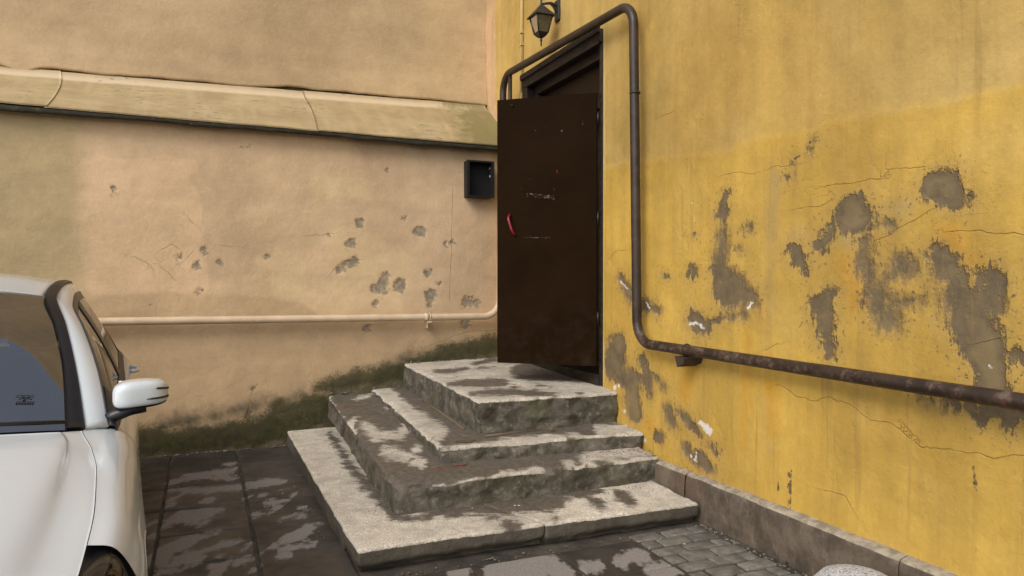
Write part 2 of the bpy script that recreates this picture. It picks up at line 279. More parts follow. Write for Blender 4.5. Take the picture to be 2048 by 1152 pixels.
GD = [((-3.153,-0.943,0.0194),(-3.073,-0.906,0.0197),(-2.958,-0.809,0.0348),(-2.839,-0.803,0.0277),(-2.725,-0.755,0.0188)),((-2.8,-0.562,0.0058),(-2.709,-0.538,0.0156)),((-3.075,-0.797,0.0091),(-2.727,-1.053,0.0125)),((-3.151,-1.209,0.0203),(-3.065,-1.23,0.022),(-2.956,-1.276,0.0237),(-2.847,-1.29,0.0187),(-2.703,-1.293,0.0172)),((-3.149,-1.453,0.0162),),((-3.145,-1.554,0.0111),),((-2.955,-1.564,0.0064),(-2.889,-1.572,0.0065)),((-3.147,-2.001,0.0319),(-3.112,-1.871,0.0448),(-3.01,-1.864,0.0483),(-2.926,-1.874,0.0486),(-2.862,-1.797,0.031)),((-2.933,-2.045,0.0176),),((-3.136,-2.655,0.0251),(-3.128,-2.456,0.0527),(-3.063,-2.425,0.0467)),((-3.003,-2.328,0.0137),(-2.862,-2.281,0.0098)),((-3.045,-2.622,0.032),(-2.952,-2.569,0.0261),(-2.866,-2.489,0.0188),(-2.765,-2.491,0.0095)),((-2.951,-2.662,0.0153),),((-2.753,-2.791,0.019),(-2.699,-2.787,0.0153)),((-2.905,-2.822,0.0074),(-2.848,-2.829,0.0124)),((-3.151,-2.801,0.0121),(-3.052,-2.802,0.0073)),((-2.857,-2.675,0.0064),),((-2.713,-2.583,0.0053),),((-2.643,-1.228,0.0157),(-2.562,-1.245,0.0263),(-2.472,-1.266,0.0316),(-2.417,-1.307,0.0175)),((-2.425,-1.485,0.0085),(-2.358,-1.466,0.0069)),((-2.565,-1.758,0.0064),(-2.492,-1.789,0.0112),(-2.421,-1.776,0.0048)),((-2.497,-1.898,0.0125),),((-2.35,-1.961,0.0117),),((-2.64,-1.996,0.0061),(-2.555,-2.019,0.0068)),((-2.487,-2.149,0.0089),(-2.419,-2.115,0.0121),(-2.339,-2.119,0.0091)),((-2.539,-2.566,0.0122),(-2.47,-2.533,0.0303),(-2.393,-2.447,0.0339),(-2.321,-2.421,0.02)),((-2.514,-2.707,0.0092),(-2.437,-2.7,0.0093),(-2.36,-2.709,0.0054)),((-2.541,-2.79,0.0116),(-2.507,-2.823,0.0116)),((-3.234,-1.964,0.0189),(-3.218,-1.9,0.0088)),((-3.22,-2.194,0.0125),),((-2.69,-2.93,0.0123),),((-2.653,-1.574,0.0082),),((-2.352,-1.636,0.0066),),((-2.555,-1.556,0.0116),),((-2.895,-2.926,0.0181),)]
GD2 = [((-1.758,-3.383,0.0217),(-1.686,-3.397,0.0169)),((-1.547,-3.44,0.0486),(-1.358,-3.436,0.062),(-1.244,-3.484,0.0496),(-1.254,-3.613,0.06)),((-0.879,-3.569,0.0202),(-0.735,-3.576,0.0204)),((-1.107,-3.593,0.0171),(-1.032,-3.609,0.0098)),((-0.812,-3.801,0.036),(-0.665,-3.798,0.0244))]
# ------------------------------------------------------------------ materials
def plaster_fields(M, base, sa=0.07, st=(7, 7, 0.5)):
    """mottling shared by the painted plaster walls"""
    big = M.noise(0.9, 5, 0.6); mid = M.noise(4.5, 6, 0.65); fine = M.noise(38, 4, 0.6)
    streak = M.noise(1.0, 5, 0.6, vec=M.mapping(M.pos(), scale=st))
    v = M.math('ADD', M.rng(big, 0.3, 0.7, 0.86, 1.10), M.rng(mid, 0.3, 0.7, -0.06, 0.06))
    v = M.math('ADD', v, M.rng(fine, 0.3, 0.7, -0.035, 0.035))
    v = M.math('ADD', v, M.rng(streak, 0.3, 0.7, -sa, sa))
    return M.scale_col(base, v), big, mid, fine, streak
CEMENT = srgb(121, 111, 92)
def mk_yellow():
    M = Mat('yellow_plaster')
    lo = (0.50, 0.312, 0.060); up = (0.475, 0.320, 0.100)
    zone = M.rng(M.math('ADD', M.attr('zone'), M.math('MULTIPLY', M.math('SUBTRACT', M.noise(5, 5), 0.5), 0.16)), -0.035, 0.035)
    base = M.mix(zone, lo, up)
    n1 = M.noise(2.2, 5, 0.65); n2 = M.noise(7, 5, 0.6)
    big0 = M.noise(0.55, 3, 0.5)
    base = M.mix(M.rng(big0, 0.46, 0.64, 0, 0.65), base, (0.36, 0.215, 0.040))
    base = M.mix(M.rng(big0, 0.46, 0.34, 0, 0.6), base, (0.55, 0.385, 0.145))
    base = M.mix(M.rng(n1, 0.45, 0.72, 0, 0.42), base, (0.50, 0.325, 0.085))
    base = M.mix(M.rng(n2, 0.5, 0.75, 0, 0.35), base, (0.37, 0.225, 0.05))
    # old drips and ochre wash
    och = M.rng(M.math('ADD', M.attr('ochre'), M.math('MULTIPLY', M.math('SUBTRACT', M.noise(12, 5, vec=M.mapping(M.pos(), scale=(1,1,0.35))), 0.5), 1.2)), -0.5, 0.9, 0, 0.75)
    base = M.mix(och, base, (0.50, 0.25, 0.022))
    pal = M.rng(M.math('ADD', M.attr('pale'), M.math('MULTIPLY', M.math('SUBTRACT', M.noise(16, 5, vec=M.mapping(M.pos(), scale=(1,1,0.25))), 0.5), 1.6)), -0.3, 1.0, 0, 0.62)
    base = M.mix(pal, base, (0.37, 0.265, 0.105))
    base = M.mix(M.rng(M.math('ADD', M.attr('strip'), M.math('MULTIPLY', M.math('SUBTRACT', M.noise(6, 4), 0.5), 0.06)), -0.012, 0.012), base, (0.52, 0.34, 0.185))
    col, big, mid, fine, streak = plaster_fields(M, base)
    ln_ = M.noise(1.7, 5, 0.62)
    lay = M.math('ADD', M.rng(ln_, 0.435, 0.441), M.math('ADD', M.rng(ln_, 0.50, 0.506), M.rng(ln_, 0.575, 0.581)))
    laym = M.math('MULTIPLY', lay, M.rng(M.noise(1.1, 3), 0.54, 0.64))
    col = M.scale_col(col, M.rng(lay, 0, 3, 0.96, 1.03, False))
    # exposed cement
    nz = M.math('SUBTRACT', M.noise(22, 7, 0.68), 0.5)
    nstr = M.math('SUBTRACT', M.noise(15, 5, 0.6, vec=M.mapping(M.pos(), scale=(1,2.2,0.55))), 0.5)
    ga = M.math('ADD', M.attr('grey'), M.math('ADD', M.math('MULTIPLY', nz, 1.9), M.math('MULTIPLY', nstr, 1.7)))
    ga = M.math('MULTIPLY', ga, M.rng(M.noise(1.9, 3), 0.38, 0.62, 0.4, 1.6))
    gmask = M.rng(ga, -0.22, 0.34, 0, 0.92)
    halo = M.rng(M.math('ADD', M.attr('grey'), M.math('MULTIPLY', nz, 1.6)), -1.3, 0.5, 0, 0.55)
    gcol = M.mix(M.rng(M.noise(9, 6, 0.7), 0.3, 0.7), srgb(110, 95, 72), srgb(82, 72, 58))
    gcol = M.mix(M.rng(M.noise(30, 4), 0.55, 0.75, 0, 0.5), gcol, srgb(130, 106, 60))
    gcol = M.mix(M.math('MULTIPLY', M.rng(M.attr('grey'), 0.25, 0.75), M.rng(M.noise(2.7, 4), 0.50, 0.62, 0, 0.6)), gcol, srgb(130, 112, 78))
    gcol = M.mix(M.math('MULTIPLY', M.rng(M.attr('grey'), 0.5, -0.1), M.rng(M.noise(6, 4), 0.4, 0.6, 0, 0.6)), gcol, srgb(80, 66, 50))
    col = M.mix(halo, col, (0.33, 0.215, 0.070))
    chips = M.math('MULTIPLY', M.rng(M.noise(42, 4, 0.7), 0.60, 0.635), M.rng(M.attr('grey'), -2.2, -0.2, 0, 0.8))
    col = M.mix(chips, col, gcol)
    col = M.mix(gmask, col, gcol)
    # vertical grime streaks and scattered flecks where the paint is going
    vs = M.noise(1.0, 5, 0.65, vec=M.mapping(M.pos(), scale=(1, 16, 0.7)))
    col = M.mix(M.math('MULTIPLY', M.rng(vs, 0.55, 0.72), M.rng(big0, 0.35, 0.6, 0.1, 0.5)), col, (0.27, 0.17, 0.05))
    col = M.mix(M.math('MULTIPLY', M.rng(M.noise(34, 5, 0.75), 0.62, 0.67), M.rng(n1, 0.48, 0.62, 0, 0.6)), col, (0.24, 0.165, 0.07))
    # dark flecks, drips
    dk = M.rng(M.math('ADD', M.attr('dark'), M.math('MULTIPLY', nz, 1.0)), 0.0, 0.15, 0, 0.85)
    col = M.mix(dk, col, (0.05, 0.042, 0.03))
    # white chips
    wa = M.rng(M.math('ADD', M.attr('white'), M.math('MULTIPLY', nz, 3.0)), 0.0, 0.25, 0, 1)
    col = M.mix(wa, col, srgb(205, 196, 186))
    # hairline cracks
    cn = M.math('MULTIPLY', M.math('SUBTRACT', M.noise(30, 3), 0.5), 0.004)
    ck = M.math('ABSOLUTE', M.math('ADD', M.attr('crack'), cn))
    cmask = M.math('MULTIPLY', M.rng(ck, 0.0008, 0.0038, 1, 0), M.rng(M.noise(4, 3), 0.25, 0.42))
    col = M.mix(M.math('MULTIPLY', cmask, 0.18), col, (0.20, 0.125, 0.035))
    # scattered pinholes of missing paint
    ph = M.math('MULTIPLY', M.rng(M.voro(5.0), 0.02, 0.055, 1, 0), M.rng(M.noise(1.7, 3), 0.5, 0.62))
    col = M.mix(M.math('MULTIPLY', ph, 0.6), col, (0.17, 0.13, 0.07))
    M.set(Base_Color=col, Roughness=M.mixf(gmask, 0.62, 0.85), Specular_IOR_Level=0.35)
    flake = M.noise(26, 7, 0.72)
    h = M.math('ADD', M.math('MULTIPLY', fine, 0.25), M.math('MULTIPLY', flake, 1.0))
    h = M.math('ADD', h, M.math('MULTIPLY', M.noise(120, 3), 0.12))
    nb = M.bump(h, 0.38, 0.010)
    nb = M.bump(M.math('SUBTRACT', M.math('MULTIPLY', gmask, -1.0), M.math('MULTIPLY', cmask, 0.55)), 1.0, 0.006, nb)
    M.set(Normal=M.bump(laym, 0.6, 0.0025, nb)); return M.m
def mk_beige():
    M = Mat('beige_plaster')
    base = (0.548, 0.384, 0.230)
    base = M.mix(M.rng(M.noise(1.3, 4), 0.4, 0.7, 0, 0.5), base, (0.480, 0.345, 0.198))
    pk = M.rng(M.math('ADD', M.attr('pink'), M.math('MULTIPLY', M.math('SUBTRACT', M.noise(4, 4), 0.5), 0.5)), -0.12, 0.10, 0, 0.8)
    base = M.mix(pk, base, (0.612, 0.419, 0.245))
    lt = M.rng(M.math('ADD', M.attr('lite'), M.math('MULTIPLY', M.math('SUBTRACT', M.noise(7, 5), 0.5), 0.9)), -0.3, 0.4, 0, 0.6)
    base = M.mix(lt, base, (0.612, 0.446, 0.242))
    lw = M.rng(M.math('ADD', M.attr('low'), M.math('MULTIPLY', M.math('SUBTRACT', M.noise(9, 5), 0.5), 0.12)), -0.02, 0.03, 0, 0.6)
    base = M.mix(lw, base, (0.432, 0.300, 0.163))
    ol = M.rng(M.attr('olive'), -0.12, 0.14, 0, 0.95)
    base = M.mix(ol, base, (0.408, 0.304, 0.159))
    col, big, mid, fine, streak = plaster_fields(M, base, 0.05, (1.2, 1.2, 5.0))
    nz = M.math('SUBTRACT', M.noise(24, 7, 0.68), 0.5)
    g = M.math('ADD', M.attr('grey'), M.math('MULTIPLY', nz, 3.4))
    gm = M.rng(g, 0.0, 0.25, 0, 0.85)
    col = M.mix(M.rng(g, -0.6, 0.3, 0, 0.35), col, (0.40, 0.255, 0.125))
    col = M.mix(gm, col, M.mix(M.rng(M.noise(25, 4), 0.4, 0.6), srgb(150, 138, 116), srgb(118, 110, 95)))
    dt = M.rng(M.math('ADD', M.attr('dirt'), M.math('MULTIPLY', M.math('SUBTRACT', M.noise(7, 7, 0.7), 0.5), 2.2)), -0.5, 1.2, 0, 0.88)
    col = M.mix(dt, col, M.mix(M.rng(M.noise(12, 6, 0.7), 0.35, 0.65), (0.055, 0.046, 0.028), (0.145, 0.115, 0.072)))
    mz = M.math('ADD', M.math('SUBTRACT', M.noise(9, 7, 0.72), 0.5), M.math('MULTIPLY', M.math('SUBTRACT', M.noise(48, 5, 0.7), 0.5), 0.9))
    ms = M.rng(M.math('ADD', M.attr('moss'), M.math('MULTIPLY', mz, 2.1)), -0.45, 0.85, 0, 0.88)
    mc = M.mix(M.rng(M.noise(14, 6, 0.7), 0.35, 0.68), (0.019, 0.019, 0.008), (0.050, 0.051, 0.011))
    mc = M.mix(M.rng(M.noise(45, 4), 0.55, 0.75, 0, 0.5), mc, (0.085, 0.070, 0.036))
    col = M.mix(ms, col, mc)
    ck = M.math('ABSOLUTE', M.math('ADD', M.attr('crack'), M.math('MULTIPLY', M.math('SUBTRACT', M.noise(30, 3), 0.5), 0.006)))
    cm = M.rng(ck, 0.001, 0.0042, 1, 0)
    col = M.mix(M.math('MULTIPLY', cm, 0.25), col, (0.16, 0.105, 0.06))
    M.set(Base_Color=col, Roughness=0.78, Specular_IOR_Level=0.3)
    h = M.math('ADD', M.math('MULTIPLY', fine, 0.3), M.noise(10, 7, 0.7, dist=0.6))
    nb = M.bump(h, 0.42, 0.012)
    ln_ = M.noise(1.3, 5, 0.62)
    lay = M.math('ADD', M.rng(ln_, 0.44, 0.447), M.rng(ln_, 0.56, 0.567))
    nb = M.bump(M.math('SUBTRACT', M.math('SUBTRACT', M.math('MULTIPLY', M.math('MULTIPLY', lay, M.rng(M.noise(0.9, 3), 0.54, 0.64)), 0.16), gm), cm), 0.8, 0.005, nb)
    M.set(Normal=nb); return M.m
def mk_step(name, light, dark, smooth=0.0):
    """pale worn concrete with damp earth lying on it: attribute damp"""
    M = Mat(name)
    nz = M.math('SUBTRACT', M.noise(1.0, 7, 0.66, vec=M.mapping(M.mapping(M.pos(), rot=(0,0,R(23))), scale=(9, 13, 12))), 0.5)
    w = M.rng(M.math('ADD', M.attr('damp'), M.math('ADD', M.math('MULTIPLY', nz, 3.0), M.math('MULTIPLY', M.math('SUBTRACT', M.noise(60, 5, 0.7), 0.5), 0.9))), -0.35, 0.45)
    spk = M.noise(95, 4, 0.7); md = M.noise(8, 6, 0.65)
    lc = M.mix(M.rng(spk, 0.42, 0.6), M.scale_col(light, 0.70), M.scale_col(light, 1.16))
    lc = M.mix(M.rng(md, 0.42, 0.68, 0, 0.7), lc, M.scale_col(light, 0.62))
    lc = M.mix(M.rng(M.noise(2.6, 5, 0.7), 0.45, 0.66, 0, 0.55), lc, M.mix(0.5, M.scale_col(light, 0.6), (0.20, 0.175, 0.135)))
    lc = M.mix(M.rng(M.noise(28, 5, 0.75), 0.60, 0.68, 0, 0.6), lc, (0.17, 0.148, 0.115))
    lc = M.mix(M.math('MULTIPLY', M.rng(M.voro(3.3, 'DISTANCE_TO_EDGE', vec=M.mix(0.12, M.pos(), M.noise(7, 4, color=True))), 0.003, 0.010, 1, 0), M.rng(M.noise(1.4, 2), 0.54, 0.6, 0, 0.8)), lc, (0.07, 0.058, 0.045))
    dc = M.mix(M.rng(M.noise(30, 6, 0.7), 0.35, 0.7), dark, M.scale_col(dark, 1.7))
    col = M.mix(w, lc, dc)
    # risers: weathered greenish stone, painted darker still for the shade on upright faces
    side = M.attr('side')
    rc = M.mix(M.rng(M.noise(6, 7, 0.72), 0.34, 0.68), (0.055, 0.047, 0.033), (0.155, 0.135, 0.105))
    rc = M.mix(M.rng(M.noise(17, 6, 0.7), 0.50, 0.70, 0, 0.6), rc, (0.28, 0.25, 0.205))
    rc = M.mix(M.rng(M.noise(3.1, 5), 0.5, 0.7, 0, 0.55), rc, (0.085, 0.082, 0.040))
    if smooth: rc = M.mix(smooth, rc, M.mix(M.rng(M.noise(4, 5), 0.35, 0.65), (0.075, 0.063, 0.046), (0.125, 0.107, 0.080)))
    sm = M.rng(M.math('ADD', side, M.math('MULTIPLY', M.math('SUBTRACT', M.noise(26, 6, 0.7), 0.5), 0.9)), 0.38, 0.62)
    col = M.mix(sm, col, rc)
    rd = M.rng(M.math('ADD', M.attr('red'), M.math('MULTIPLY', nz, 2.5)), 0.0, 0.5, 0, 0.75)
    col = M.mix(rd, col, (0.17, 0.045, 0.028))
    rough = M.mixf(w, 0.85, M.rng(M.noise(5, 4), 0.35, 0.65, 0.45, 0.8))
    M.set(Base_Color=col, Roughness=rough, Specular_IOR_Level=0.35)
    h = M.math('ADD', M.math('MULTIPLY', spk, 0.35), M.noise(16, 8, 0.72))
    nb = M.bump(h, 0.9, 0.016)
    nb = M.bump(M.noise(190, 3, 0.7), 0.6, 0.004, nb)
    M.set(Normal=nb); return M.m
def mk_slab():
    """wet grey-brown paving with drier patches: attribute dry"""
    M = Mat('paving_concrete')
    nz = M.math('SUBTRACT', M.noise(1.0, 7, 0.66, vec=M.mapping(M.mapping(M.pos(), rot=(0,0,R(23))), scale=(9, 5, 1), loc=(0,0,0))), 0.5)
    nf = M.math('SUBTRACT', M.noise(30, 5, 0.65), 0.5)
    d = M.rng(M.math('ADD', M.math('ADD', M.attr('dry'), 0.22), M.math('ADD', M.math('MULTIPLY', nz, 2.4), M.math('MULTIPLY', nf, 0.9))), -0.15, 0.25)
    oi = M.n('ObjectInfo').outputs['Random']
    wet = M.mix(M.rng(M.noise(3, 6, 0.65), 0.35, 0.68), (0.033, 0.028, 0.024), (0.056, 0.048, 0.040))
    wet = M.scale_col(wet, M.math('ADD', 0.7, M.math('MULTIPLY', oi, 0.7)))
    dry = M.mix(M.rng(M.noise(80, 4, 0.7), 0.4, 0.62), (0.185, 0.166, 0.150), (0.245, 0.220, 0.200))
    col = M.mix(d, wet, dry)
    col = M.mix(M.rng(M.noise(6, 8, 0.75), 0.58, 0.75, 0, 0.35), col, (0.075, 0.062, 0.045))
    M.set(Base_Color=col, Roughness=M.mixf(d, M.rng(M.noise(4, 4), 0.35, 0.7, 0.42, 0.72), 0.85), Specular_IOR_Level=0.4)
    nb = M.bump(M.noise(150, 4, 0.7), 0.25, 0.003); nb = M.bump(M.noise(9, 6, 0.7), 0.2, 0.01, nb)
    M.set(Normal=nb); return M.m
def mk_cobble():
    M = Mat('cobble_stone'); oi = M.n('ObjectInfo').outputs['Random']
    c = M.mix(M.rng(M.noise(14, 6, 0.65), 0.35, 0.68), (0.095, 0.086, 0.074), (0.175, 0.158, 0.136))
    c = M.scale_col(c, M.math('ADD', 0.75, M.math('MULTIPLY', oi, 0.5)))
    c = M.mix(M.rng(M.noise(90, 3), 0.6, 0.75, 0, 0.5), c, (0.24, 0.22, 0.19))
    M.set(Base_Color=c, Roughness=0.62, Specular_IOR_Level=0.4, Normal=M.bump(M.noise(70, 5, 0.7), 0.4, 0.005)); return M.m
def mk_dirt():
    M = Mat('damp_earth')
    c = M.mix(M.rng(M.noise(5, 7, 0.7), 0.35, 0.68), (0.028, 0.024, 0.018), (0.075, 0.062, 0.046))
    c = M.mix(M.rng(M.noise(70, 4), 0.6, 0.75, 0, 0.6), c, (0.16, 0.14, 0.11))
    M.set(Base_Color=c, Roughness=0.85, Normal=M.bump(M.noise(40, 7, 0.75), 0.7, 0.012)); return M.m
def mk_plinth():
    M = Mat('plinth_stone')
    c = M.mix(M.rng(M.noise(5, 8, 0.7), 0.35, 0.66), (0.065, 0.048, 0.033), (0.145, 0.112, 0.080))
    c = M.mix(M.rng(M.noise(12, 6, 0.7, vec=M.mapping(M.pos(), scale=(1, 1, 0.5))), 0.55, 0.72, 0, 0.6), c, (0.20, 0.165, 0.128))
    c = M.mix(M.rng(M.noise(2.2, 5), 0.5, 0.68, 0, 0.6), c, (0.115, 0.068, 0.036))
    c = M.mix(M.rng(M.noise(45, 5), 0.56, 0.7, 0, 0.5), c, (0.07, 0.055, 0.04))
    M.set(Base_Color=c, Roughness=0.8, Specular_IOR_Level=0.35, Normal=M.bump(M.noise(14, 8, 0.72), 0.5, 0.012)); return M.m
def mk_coping():
    M = Mat('plinth_top')
    c = M.mix(M.rng(M.noise(18, 6, 0.7), 0.35, 0.66), (0.20, 0.165, 0.115), (0.36, 0.31, 0.23))
    M.set(Base_Color=c, Roughness=0.85, Normal=M.bump(M.noise(30, 7, 0.72), 0.5, 0.008)); return M.m
def mk_ledge():
    M = Mat('ledge_paint')
    c = M.mix(M.rng(M.noise(3, 6, 0.65), 0.3, 0.7), (0.31, 0.225, 0.112), (0.41, 0.310, 0.160))
    c = M.mix(M.rng(M.noise(2.0, 5, vec=M.mapping(M.pos(), scale=(5, 0.7, 0.7))), 0.45, 0.7, 0, 0.5), c, (0.44, 0.34, 0.185))
    c = M.mix(M.rng(M.noise(4, 6, 0.7, vec=M.mapping(M.pos(), scale=(1, 3, 3))), 0.5, 0.72, 0, 0.6), c, (0.26, 0.20, 0.10))
    # worn pale fold along the top edge, moss towards the corner
    c = M.mix(M.rng(M.attr('fold'), 0.0, 1.0, 0, 0.75), c, (0.60, 0.47, 0.31))
    fl = M.noise(1.0, 6, 0.7, vec=M.mapping(M.pos(), scale=(13, 32, 32)))
    fm = M.rng(M.math('ADD', fl, M.rng(M.noise(1.5, 3), 0.4, 0.65, -0.1, 0.04)), 0.625, 0.65)
    c = M.mix(M.math('MULTIPLY', fm, 0.85), c, srgb(104, 101, 98))
    mo = M.rng(M.math('ADD', M.attr('moss'), M.math('MULTIPLY', M.math('SUBTRACT', M.noise(7, 7, 0.7), 0.5), 1.8)), 0.0, 0.7, 0, 0.75)
    c = M.mix(mo, c, (0.15, 0.13, 0.045))
    M.set(Base_Color=c, Roughness=0.6, Specular_IOR_Level=0.35)
    nb = M.bump(M.noise(6, 6, 0.6), 0.25, 0.02); nb = M.bump(M.math('MULTIPLY', fm, -1), 0.6, 0.003, nb)
    M.set(Normal=nb); return M.m
def mk_metal(name, c0, c1, c2, rough=0.45, flake=0.62, scale=1.0, spec=0.4):
    M = Mat(name)
    c = M.mix(M.rng(M.noise(6*scale, 6, 0.65), 0.3, 0.7), c0, c1)
    c = M.mix(M.rng(M.noise(26*scale, 6, 0.7), flake, flake+0.06, 0, 0.85), c, c2)
    M.set(Base_Color=c, Roughness=M.rng(M.noise(12*scale, 4), 0.3, 0.7, rough-0.1, rough+0.12), Specular_IOR_Level=spec)
    M.set(Normal=M.bump(M.noise(55*scale, 5, 0.65), 0.22, 0.004)); return M.m
def mk_pipe_brown():
    M = Mat('brown_pipe_paint')
    c = M.mix(M.rng(M.noise(7, 6, 0.65), 0.3, 0.7), (0.022, 0.0135, 0.0085), (0.042, 0.026, 0.016))
    sx = M.n('SeparateXYZ'); M.put(sx.inputs[0], M.pos())
    lowm = M.rng(sx.outputs[2], 1.0, 1.5, 1, 0)
    rust = M.math('MULTIPLY', M.rng(M.noise(11, 7, 0.7), 0.47, 0.62), M.mixf(lowm, 0.12, 0.85))
    c = M.mix(rust, c, M.mix(M.rng(M.noise(40, 4), 0.4, 0.6), (0.085, 0.034, 0.018), (0.125, 0.092, 0.066)))
    M.set(Base_Color=c, Roughness=M.mixf(rust, 0.42, 0.75), Specular_IOR_Level=0.4, Normal=M.bump(M.noise(45, 6, 0.7), 0.35, 0.004)); return M.m
def mk_door():
    M = Mat('door_brown_enamel')
    c = M.mix(M.rng(M.noise(2.5, 5, 0.6), 0.3, 0.7), (0.0110, 0.0050, 0.0016), (0.0150, 0.0070, 0.0024))
    sx = M.n('SeparateXYZ'); M.put(sx.inputs[0], M.pos())
    dust = M.math('MULTIPLY', M.rng(sx.outputs[2], 0.8, 1.6, 1, 0), M.rng(M.noise(8, 6, 0.7), 0.4, 0.75))
    c = M.mix(M.math('MULTIPLY', dust, 0.25), c, (0.05, 0.036, 0.028))
    nz = M.math('SUBTRACT', M.noise(75, 5, 0.75), 0.5)
    s = M.rng(M.math('ADD', M.attr('scratch'), M.math('MULTIPLY', nz, 4.0)), 0.1, 0.9, 0, 0.75)
    c = M.mix(s, c, (0.36, 0.33, 0.30))
    rd = M.rng(M.math('ADD', M.attr('red'), M.math('MULTIPLY', nz, 2.2)), 0.1, 0.5, 0, 0.8)
    c = M.mix(rd, c, (0.20, 0.02, 0.015))
    sp = M.math('MULTIPLY', M.rng(M.voro(9), 0.015, 0.04, 1, 0), M.rng(M.noise(2.6, 2), 0.52, 0.6))
    c = M.mix(M.math('MULTIPLY', sp, 0.5), c, (0.25, 0.22, 0.19))
    M.set(Base_Color=c, Roughness=M.rng(M.noise(5, 4), 0.3, 0.7, 0.45, 0.6), Specular_IOR_Level=0.02)
    nb = M.bump(M.noise(1.6, 4), 0.25, 0.02); nb = M.bump(M.noise(90, 4), 0.08, 0.003, nb)
    M.set(Normal=nb); return M.m
def mk_plain(name, col, rough=0.6, metal=0.0, spec=0.5, coat=0.0, nscale=30, nb=0.1, var=0.15):
    M = Mat(name)
    c = M.scale_col(col, M.rng(M.noise(nscale*0.3, 5), 0.3, 0.7, 1-var, 1+var))
    M.set(Base_Color=c, Roughness=rough, Metallic=metal, Specular_IOR_Level=spec)
    if coat: M.set(Coat_Weight=coat, Coat_Roughness=0.04)
    if nb: M.set(Normal=M.bump(M.noise(nscale, 5), nb, 0.004))
    return M.m
def mk_glass(name, tint, rough=0.0, alpha=0.25, ior=1.5):
    """thin window glass: part clear, part dark tint, glossy"""
    M = Mat(name)
    M.set(Base_Color=tint, Roughness=rough, Specular_IOR_Level=0.5, IOR=1.5)
    tr = M.n('BsdfTransparent'); tr.inputs[0].default_value = (0.75, 0.78, 0.76, 1)
    gl = M.n('BsdfGlossy'); gl.inputs['Roughness'].default_value = 0.01
    fr = M.n('Fresnel'); fr.inputs[0].default_value = ior
    df = M.n('BsdfDiffuse'); df.inputs[0].default_value = (*tint, 1)
    m1 = M.n('MixShader'); m1.inputs[0].default_value = alpha
    M.t.links.new(df.outputs[0], m1.inputs[1]); M.t.links.new(tr.outputs[0], m1.inputs[2])
    m2 = M.n('MixShader'); M.t.links.new(fr.outputs[0], m2.inputs[0])
    M.t.links.new(m1.outputs[0], m2.inputs[1]); M.t.links.new(gl.outputs[0], m2.inputs[2])
    M.t.links.new(m2.outputs[0], M.out.inputs[0]); return M.m
def mk_granite():
    M = Mat('speckled_granite')
    v = M.voro(95); n = M.noise(140, 3, 0.7)
    c = M.mix(M.rng(n, 0.46, 0.54), (0.04, 0.04, 0.04), (0.48, 0.475, 0.47))
    c = M.mix(M.rng(v, 0.25, 0.5, 0, 0.5), c, (0.62, 0.615, 0.61))
    M.set(Base_Color=c, Roughness=0.6, Normal=M.bump(n, 0.4, 0.004)); return M.m
def mk_wood():
    M = Mat('old_frame_wood')
    g = M.noise(1.0, 6, 0.65, vec=M.mapping(M.pos(), scale=(30, 9, 30)))
    c = M.mix(M.rng(g, 0.35, 0.7), (0.010, 0.0065, 0.004), (0.032, 0.020, 0.013))
    c = M.mix(M.rng(M.noise(18, 6, 0.7), 0.62, 0.7, 0, 0.7), c, (0.055, 0.03, 0.016))
    M.set(Base_Color=c, Roughness=0.6, Specular_IOR_Level=0.35, Normal=M.bump(g, 0.4, 0.006)); return M.m
def mk_paint_white():
    M = Mat('white_car_paint')
    c = M.scale_col((0.55, 0.58, 0.59), M.rng(M.noise(300, 2), 0.35, 0.65, 0.97, 1.03))
    c = M.mix(M.rng(M.noise(3, 6, 0.7), 0.5, 0.8, 0, 0.25), c, (0.49, 0.50, 0.49))
    M.set(Base_Color=c, Roughness=0.38, Specular_IOR_Level=0.5, Coat_Weight=1.0, Coat_Roughness=M.rng(M.noise(9, 5), 0.35, 0.7, 0.05, 0.14)); return M.m
m_yellow = mk_yellow(); m_beige = mk_beige()
m_step_pale = mk_step('pale_step_concrete', (0.72, 0.645, 0.525), (0.095, 0.078, 0.059), 0.75)
m_step_mid = mk_step('worn_step_concrete', (0.60, 0.54, 0.44), (0.095, 0.079, 0.061))
m_slab = mk_slab(); m_cobble = mk_cobble(); m_dirt = mk_dirt(); m_plinth = mk_plinth(); m_coping = mk_coping(); m_ledge = mk_ledge()
m_pipe = mk_pipe_brown(); m_door = mk_door(); m_wood = mk_wood(); m_granite = mk_granite()
m_pipe_cream = mk_metal('cream_pipe_paint', (0.50, 0.37, 0.235), (0.58, 0.45, 0.30), (0.20, 0.15, 0.10), 0.5, 0.66)
m_conduit = mk_metal('yellow_conduit_paint', (0.50, 0.36, 0.13), (0.54, 0.40, 0.16), (0.30, 0.20, 0.08), 0.6, 0.68)
m_iron = mk_plain('black_iron', (0.012, 0.012, 0.012), 0.45, 0, 0.5, nb=0.2)
m_boxblack = mk_plain('black_box_steel', (0.010, 0.009, 0.008), 0.6, 0, 0.4, nb=0.2)
m_red = mk_plain('red_handle_enamel', (0.20, 0.012, 0.018), 0.3, 0, 0.5)
m_rust = mk_plain('rusty_steel', (0.045, 0.028, 0.018), 0.75, 0, 0.4, nb=0.5)
m_masonry = mk_plain('masonry', (0.30, 0.24, 0.16), 0.9)
m_dark = mk_plain('dark_void', (0.01, 0.009, 0.008), 0.9)
m_lipdark = mk_metal('ledge_lip', (0.020, 0.018, 0.011), (0.045, 0.038, 0.022), (0.12, 0.10, 0.05), 0.8, 0.60, 1.4)
m_straw = mk_plain('dry_straw', (0.17, 0.12, 0.06), 0.8)
m_leafdry = mk_plain('dry_leaf', (0.17, 0.10, 0.04), 0.75)
m_white = mk_plain('white_chip', (0.55, 0.53, 0.50), 0.8)
